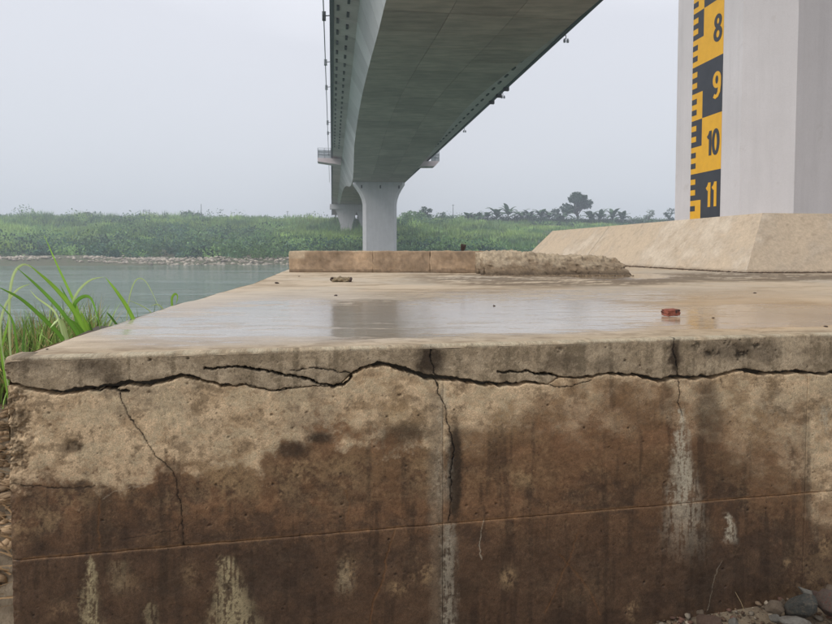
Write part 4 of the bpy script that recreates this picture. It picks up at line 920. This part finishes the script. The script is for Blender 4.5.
# trees and plants on the levee that can be told apart
YT = 303.0
def crown_tree(label, px, pytop, wpx, Yd, tint, name='tree', group=None, n=900, dark=.8):
    x = (px - 416) / F * Yd; z0 = tz(x, Yd) - .2; ztop = PY(px, pytop, Yd)[2]; H = ztop - z0; Rr = wpx / F * Yd / 2
    root = empty(name, label, 'tree', (x, Yd, z0), 0, group)
    b = MB(); th = H * .5; b.tube([(0, 0, 0), (.1 * Rr, 0, th * .5), (0, 0, th)], [.05 * H, .035 * H, .02 * H], 7)
    rr = random.Random(int(px)); cs = []
    for i in range(12):
        a = i * 2.4; r_ = Rr * rr.uniform(.3, .8); zz_ = H * rr.uniform(.34, .86); q = Vector((math.cos(a) * r_, math.sin(a) * r_, zz_)); cs.append((q, Rr * rr.uniform(.28, .45)))
        b.tube([(0, 0, th * rr.uniform(.5, 1)), q * .6 + Vector((0, 0, th * .25)), q], [.018 * H, .012 * H, .005 * H], 5)
    cs.append((Vector((0, 0, H * .86)), Rr * .42))
    b.build('trunk', M_BARK, root)
    pts = []
    for k_ in range(n):
        c_, r_ = cs[rr.randrange(len(cs))]; v = Vector([rr.gauss(0, 1) for _ in range(3)]).normalized() * r_ * rr.uniform(.5, 1.1); v.z *= .6; pts.append(tuple(c_ + v))
    V, Fq, m = leaf_cloud(np.array(pts), rng.uniform(.3, .75, n) * (Rr / 5) ** .4)
    tn = np.array(tint)[None] * rng.uniform(.65, 1.25, (n, 1))
    o = link('crown', npmesh('crown', V, Fq, {'tint': np.repeat(tn, m, 0)}, False), M_LEAF, root); return root
dkt = srgb(58, 82, 62)
crown_tree('big rounded tree standing above the banana plants on the levee', 576, 191, 30, 306, dkt, n=3200)
crown_tree('small round tree beside the right side of the river pier on the skyline', 424, 206, 17, 300, dkt, n=700)
crown_tree('tiny round bush tree left of the first utility pole right of the pier', 443, 212, 9, 303, dkt, n=300)
crown_tree('low dark tree on the skyline at the right next to the gauge pier', 668, 207, 12, 303, dkt, n=400)
crown_tree('pale bare topped shrub on the skyline near the gauge pier', 648, 208, 14, 305, srgb(110, 126, 108), n=220)
crown_tree('pointed dark tree on the skyline at far left', 88, 212, 14, 303, dkt, n=500)
crown_tree('dark bushy tree on the skyline left of the bridge', 190, 213, 26, 303, dkt, n=800)
crown_tree('dense dark tree on the skyline between the two big banana groups', 556, 207, 12, 304, dkt, n=400)
crown_tree('pale green bush rising right beside the river pier', 413, 213, 30, 292, srgb(98, 128, 80), n=900)
def banana(px, pytop, label, seed, Yd=301):
    rr = random.Random(seed); x = (px - 416) / F * Yd; z0 = tz(x, Yd) - .2; H = (PY(px, pytop, Yd)[2] - z0) * 1.22
    root = empty('banana_plant', label, 'banana plant', (x, Yd, z0), rr.uniform(0, 6), 'banana plants along the levee')
    b = MB(); b.tube([(0, 0, 0), (.05, 0, H * .35), (.1, 0, H * .45)], [.22, .18, .12], 7); b.build('trunk', simple('banana_stem', (.12, .13, .07)), root)
    for i in range(12):
        a = i * 6.28 * .38 + rr.uniform(-.3, .3); Lf = H * rr.uniform(.5, .75); e_ = rr.uniform(.5, 1.25); V = []; n = 7
        for k_ in range(n):
            t_ = k_ / (n - 1); r_ = Lf * (t_ * math.cos(e_) + .25 * t_ * t_); z = H * .34 + Lf * (math.sin(e_) * t_ * 1.25 - .75 * t_ ** 2.2 * (1.3 - e_ * .5)); w_ = 1.05 * math.sin(math.pi * min(.98, t_ * .9 + .08)) + .03
            for s2 in (-1, 0, 1): V.append((math.cos(a) * r_ - math.sin(a) * w_ * s2, math.sin(a) * r_ + math.cos(a) * w_ * s2, z - (.14 if s2 else 0)))
        V = np.array(V); col_ = np.repeat((srgb(66, 94, 62) * rr.uniform(.75, 1.25))[None], len(V), 0)
        link('leaf', npmesh('leaf', V, gridF(n, 3), {'tint': col_}, True), M_LEAF, root)
n_ = 260; xs_ = (rng.uniform(425, 700, n_) - 416) / F * 302; zz_ = terrain_z(xs_, np.full(n_, 302.0)); cen = np.stack([xs_, 302 + rng.normal(0, .8, n_), zz_ + rng.uniform(.6, 2.6, n_)], 1)[:, None] + rng.normal(size=(n_, 60, 3)) * (np.array([1.0, .8, .75]) * rng.uniform(.5, 1.5, (n_, 1)))[:, None]
V, Fq, m = leaf_cloud(cen.reshape(-1, 3), rng.uniform(.25, .6, n_ * 60)); tn_ = srgb(78, 108, 66)[None] * rng.uniform(.6, 1.4, (n_, 1))
veg('levee_undergrowth', 'ragged green undergrowth below the banana plants along the levee top', [(V, Fq, np.repeat(tn_, 60 * m, 0))])
bl = [(468, 211, 'small'), (478, 210.5, 'low'), (487, 209, 'middling'), (496, 206, 'tall'), (508, 203.5, 'tallest'), (521, 207, 'leaning'), (529, 208, 'broad'), (541, 207, 'dense'), (549, 209, 'drooping'), (563, 208, 'squat'), (590, 209, 'ragged'), (600, 208.5, 'full'), (612, 207, 'spreading'), (622, 209, 'thin'), (508, 208, ''), (535, 211, ''), (606, 211, '')]
near_ = ['first from the left end of the row', 'second from the left end', 'third from the left end', 'fourth from the left end, beside the tallest one', 'standing highest in the row', 'just right of the tallest', 'left one of the middle group', 'in the middle group', 'at the right of the middle group', 'under the big rounded tree at its left', 'at the right foot of the big rounded tree', 'second to the right of the big tree', 'third to the right of the big tree', 'last at the right end of the row']
for i, (x, y, w_) in enumerate(bl[:14]): banana(x, y, w_ + ' banana plant on the levee, ' + near_[i], 300 + i)
def pole(label, px, pytop, arms=0, Yd=304):
    x = (px - 416) / F * Yd; z0 = tz(x, Yd) - .3; H = PY(px, pytop, Yd)[2] - z0
    root = empty('utility_pole', label, 'utility pole', (x, Yd, z0), 0, 'utility poles on the skyline'); b = MB(); b.tube([(0, 0, 0), (0, 0, H)], [.17, .11], 7); b.build('shaft', M_DARK, root)
    for k_ in range(arms): b = MB(); b.box((0, 0, H - .4 - .8 * k_), (.7, .06, .06)); b.build('cross_arm', M_DARK, root)
pole('slim pole with one cross arm right of the river pier', 453, 204.5, 1); pole('thin plain pole on the skyline left of the bridge', 202, 204, 0); pole('short pole with cross arm close to the bridge on its left', 288, 211, 1)
# H frame pole
x = (147.5 - 416) / F * 304; z0 = tz(x, 304) - .3; H = PY(147, 209.5, 304)[2] - z0
root = empty('twin_pole_frame', 'pair of poles joined by a cross beam on the left skyline', 'utility pole', (x, 304, z0))
for sx in (-1, 1): MB().tube([(sx * 1.4, 0, 0), (sx * 1.4, 0, H)], [.18, .14], 7).build('pole', M_DARK, root)
for zz_ in (H - .5, H - 3.2): MB().box((0, 0, zz_), (1.7, .08, .08)).build('cross_beam', M_DARK, root)
# levee road parapet
for x0, x1, lab in ((-330, -38, 'long pale road edge wall on the levee left of the bridge'), (-14, 330, 'long pale road edge wall on the levee right of the bridge')):
    V = []; xs_ = np.linspace(x0, x1, 70); zl_ = terrain_z(xs_, np.full(70, 308.0)).mean()
    b = MB(); b.box(((x0 + x1) / 2, 308, 13.9), ((x1 - x0) / 2, .25, 1.1)); setp(b.build('levee_wall', simple('levee_concrete', (.3, .32, .32))), lab, 'wall')

# ------------------------------------------------------------------ near left bank: grass and long leaves
n = 36000; s2 = rng.uniform(3.2, 8.2, n); X = -1.55 - .16 * (s2 - 2.2) - rng.random(n) ** 1.2 * 4.5 ; Y = s2
Z = terrain_z(X, Y); kp = (NA.f(X * 1.5, Y * 1.5, 3) > .36) & ((X < -.50 * Y) | (rng.random(n) < .03)); X, Y, Z = X[kp], Y[kp], Z[kp]; n = len(X)
tone = (srgb(134, 172, 84)[None] * (1 - rng.random((n, 1))) + srgb(148, 172, 92)[None] * rng.random((n, 1)) * .9) * rng.uniform(.6, 1.05, (n, 1)); dry = rng.random(n) < .2; tone[dry] = srgb(176, 156, 108)
hh = rng.uniform(.16, .50, n) * (.6 + .8 * NB.v(X * 2.5, Y * 2.5)) * (1 - .3 * sm(4.6, 7, Y))
V, Fq, m = blade_set(np.stack([X, Y, Z], 1), hh, rng.uniform(.006, .013, n), rng.uniform(.1, .8, n), rng.uniform(0, 6.28, n), 4, .5)
o = link('grass', npmesh('grass', V, Fq, {'tint': np.repeat(tone, m, 0)}, False), M_LEAF); setp(o, 'dense fresh green grass on the bank left of the platform', 'grass', kind='stuff')
# dry litter on the ground at the foot of the left side
n = 900; Y = rng.uniform(2.0, 3.6, n); X = -1.35 - .16 * (Y - 2) - rng.random(n) * 1.3; Z = terrain_z(X, Y) + .015
V, Fq, m = blade_set(np.stack([X, Y, Z], 1), rng.uniform(.01, .05, n), rng.uniform(.006, .014, n), rng.uniform(4, 9, n), rng.uniform(-.7, .7, n) + np.pi * (rng.random(n) < .5), 3, .02)
tone = srgb(150, 122, 88)[None] * rng.uniform(.35, 1.25, (n, 1))
o = link('dry_litter', npmesh('dry_litter', V, Fq, {'tint': np.repeat(tone, m, 0)}, False), M_LEAF); setp(o, 'dry sticks and straw littering the ground left of the platform', 'plant litter', kind='stuff')
V_, F_, Cc = scatter_rocks(700, lambda r: (lambda x, y: np.array([x, y, tz(x, y)]))(-1.45 - r.random() * .9, r.uniform(1.9, 3.2)), lambda r: r.uniform(.012, .05) * np.array([1.3, 1, .6]), lambda r: srgb(176, 148, 116) * r.uniform(.5, 1.1), 44)
o = link('loose_stones', npmesh('loose_stones', V_, F_, {'tint': Cc}, False), M_STONES); setp(o, 'loose tan stones on the ground left of the platform', 'stones', kind='stuff')

def long_leaf(parent, pts, wpx, Yd, tint, dY=0.0):
    """pts in the photo, placed at distance Yd(+dY along the leaf); a folded blade"""
    P_ = [PY(x, y, Yd + dY * i / (len(pts) - 1)) for i, (x, y) in enumerate(pts)]
    # resample
    P_ = np.array(P_); t0 = np.linspace(0, 1, len(P_)); tt = np.linspace(0, 1, 18); Q = np.stack([np.interp(tt, t0, P_[:, k_]) for k_ in range(3)], 1)
    for _ in range(2): Q[1:-1] = (Q[:-2] + 2 * Q[1:-1] + Q[2:]) / 4
    V = []; w0 = 1.25 * wpx / F * Yd / 2; par = np.array(parent.location)
    for i in range(18):
        T = Q[min(i + 1, 17)] - Q[max(i - 1, 0)]; T /= np.linalg.norm(T); sd = np.cross(T, np.array([.25, 1.0, .25])); sd /= np.linalg.norm(sd); nn = np.cross(sd, T)
        w_ = w0 * (min(1, .45 + tt[i] * 2.5)) * (1 - tt[i] ** 3.5) + .0006
        for s2, f_ in ((-1, .35), (0, 0), (1, .35)): V.append(Q[i] + sd * w_ * s2 + nn * w_ * f_ - par)
    V = np.array(V); fac = np.linspace(.85, 1.15, 18); fac = np.repeat(fac, 3) * np.tile([1.0, 1.25, .92], 18)
    return link('leaf', npmesh('leaf', V, gridF(18, 3), {'tint': np.array(tint)[None] * fac[:, None]}, True), M_LEAF, parent)
G1, G2, G3, G4 = srgb(136, 180, 66), srgb(108, 156, 58), srgb(182, 202, 140), srgb(86, 128, 52)
def plant(label, px, py, Yd, leaves):
    r_ = PY(px, py, Yd); root = empty('reed_plant', label, 'reed plant', (r_[0], r_[1], tz(r_[0], r_[1]) - .02), 0, 'long leaved reeds beside the platform')
    for pts, w_, c_, dy in leaves: long_leaf(root, pts, w_, Yd, c_, dy)
plant('tall reed plant with broad arching leaves at the platform left edge', 88, 372, 2.85, [
    ([(96, 400), (92, 345), (72, 308), (52, 285), (28, 264)], 5.5, G1, -.05),
    ([(92, 400), (84, 345), (62, 312), (38, 287), (17, 268)], 4.5, G2, .05),
    ([(84, 400), (66, 342), (42, 318), (20, 298), (-4, 286)], 4.5, G2, -.1),
    ([(95, 400), (88, 345), (78, 312), (66, 285), (57, 266), (44, 235)], 3.2, G1, .15),
    ([(98, 400), (84, 330), (68, 302), (60, 285)], 3.6, G4, .1),
    ([(94, 400), (80, 330), (70, 306), (78, 290), (90, 279), (104, 277)], 2.2, G3, .0),
    ([(90, 400), (76, 320), (72, 305), (80, 297), (90, 295), (95, 308), (101, 332)], 3.0, G2, -.05),
    ([(80, 400), (60, 325), (54, 310), (36, 298), (30, 290)], 2.4, G3, .1),
    ([(85, 400), (66, 340), (62, 322), (58, 318), (50, 328)], 4.4, G3, -.15),
    ([(97, 400), (93, 345), (86, 325), (80, 310)], 5, G1, -.12),
    ([(94, 400), (90, 345), (76, 325), (68, 318)], 5, G2, -.12),
    ([(99, 400), (97, 345), (91, 330), (88, 318)], 3, G4, -.1)])
plant('reed with thin pale leaves drooping at the left frame edge', 12, 380, 2.95, [
    ([(14, 400), (8, 330), (9, 290), (14, 270), (24, 263), (32, 268)], 2.6, G3, 0),
    ([(10, 400), (-2, 330), (4, 305), (18, 288), (30, 284)], 2.2, G3, 0),
    ([(20, 400), (16, 340), (12, 318), (-4, 300)], 2.4, G2, 0), ([(26, 400), (22, 350), (24, 330), (22, 316)], 2, G4, 0),
    ([(8, 400), (0, 350), (6, 330), (10, 312)], 2.4, G1, 0), ([(-6, 420), (-12, 380), (-4, 365), (2, 372)], 4, srgb(196, 180, 112), 0)])
plant('single broad green leaf leaning up past the platform edge', 135, 345, 3.1, [
    ([(150, 380), (138, 330), (126, 306), (115, 290), (105, 277)], 4.2, G1, 0),
    ([(146, 380), (120, 330), (110, 316), (106, 312)], 2.4, G4, 0)])
plant('thin stemmed sedge bent like a hook further along the edge', 132, 330, 3.5, [
    ([(124, 360), (127, 310), (130, 292), (136, 277), (145, 279), (152, 292), (160, 310)], .9, G3, 0),
    ([(160, 350), (152, 312), (140, 305), (128, 300)], .9, G3, 0)])
plant('small curled grass sprout farthest along the platform edge', 172, 318, 4.2, [
    ([(178, 350), (172, 308), (171, 298), (175, 293), (178, 296), (176, 304)], 2.0, G1, 0),
    ([(170, 350), (164, 310), (158, 304), (150, 306)], 1.2, G3, 0)])

# ------------------------------------------------------------------ haze over the river
b = MB(); b.box((0, 245, 7.5), (428, 283, 15.0))
t = bpy.data.materials.new('haze_air'); t.use_nodes = True; tn_ = t.node_tree; tn_.nodes.clear(); om = tn_.nodes.new('ShaderNodeOutputMaterial'); pv = tn_.nodes.new('ShaderNodeVolumePrincipled')
pv.inputs['Color'].default_value = (.80, .88, .98, 1); pv.inputs['Density'].default_value = .0013; pv.inputs['Anisotropy'].default_value = .2; tn_.links.new(pv.outputs[0], om.inputs['Volume'])
hz = b.build('haze', t); setp(hz, kind='stuff')
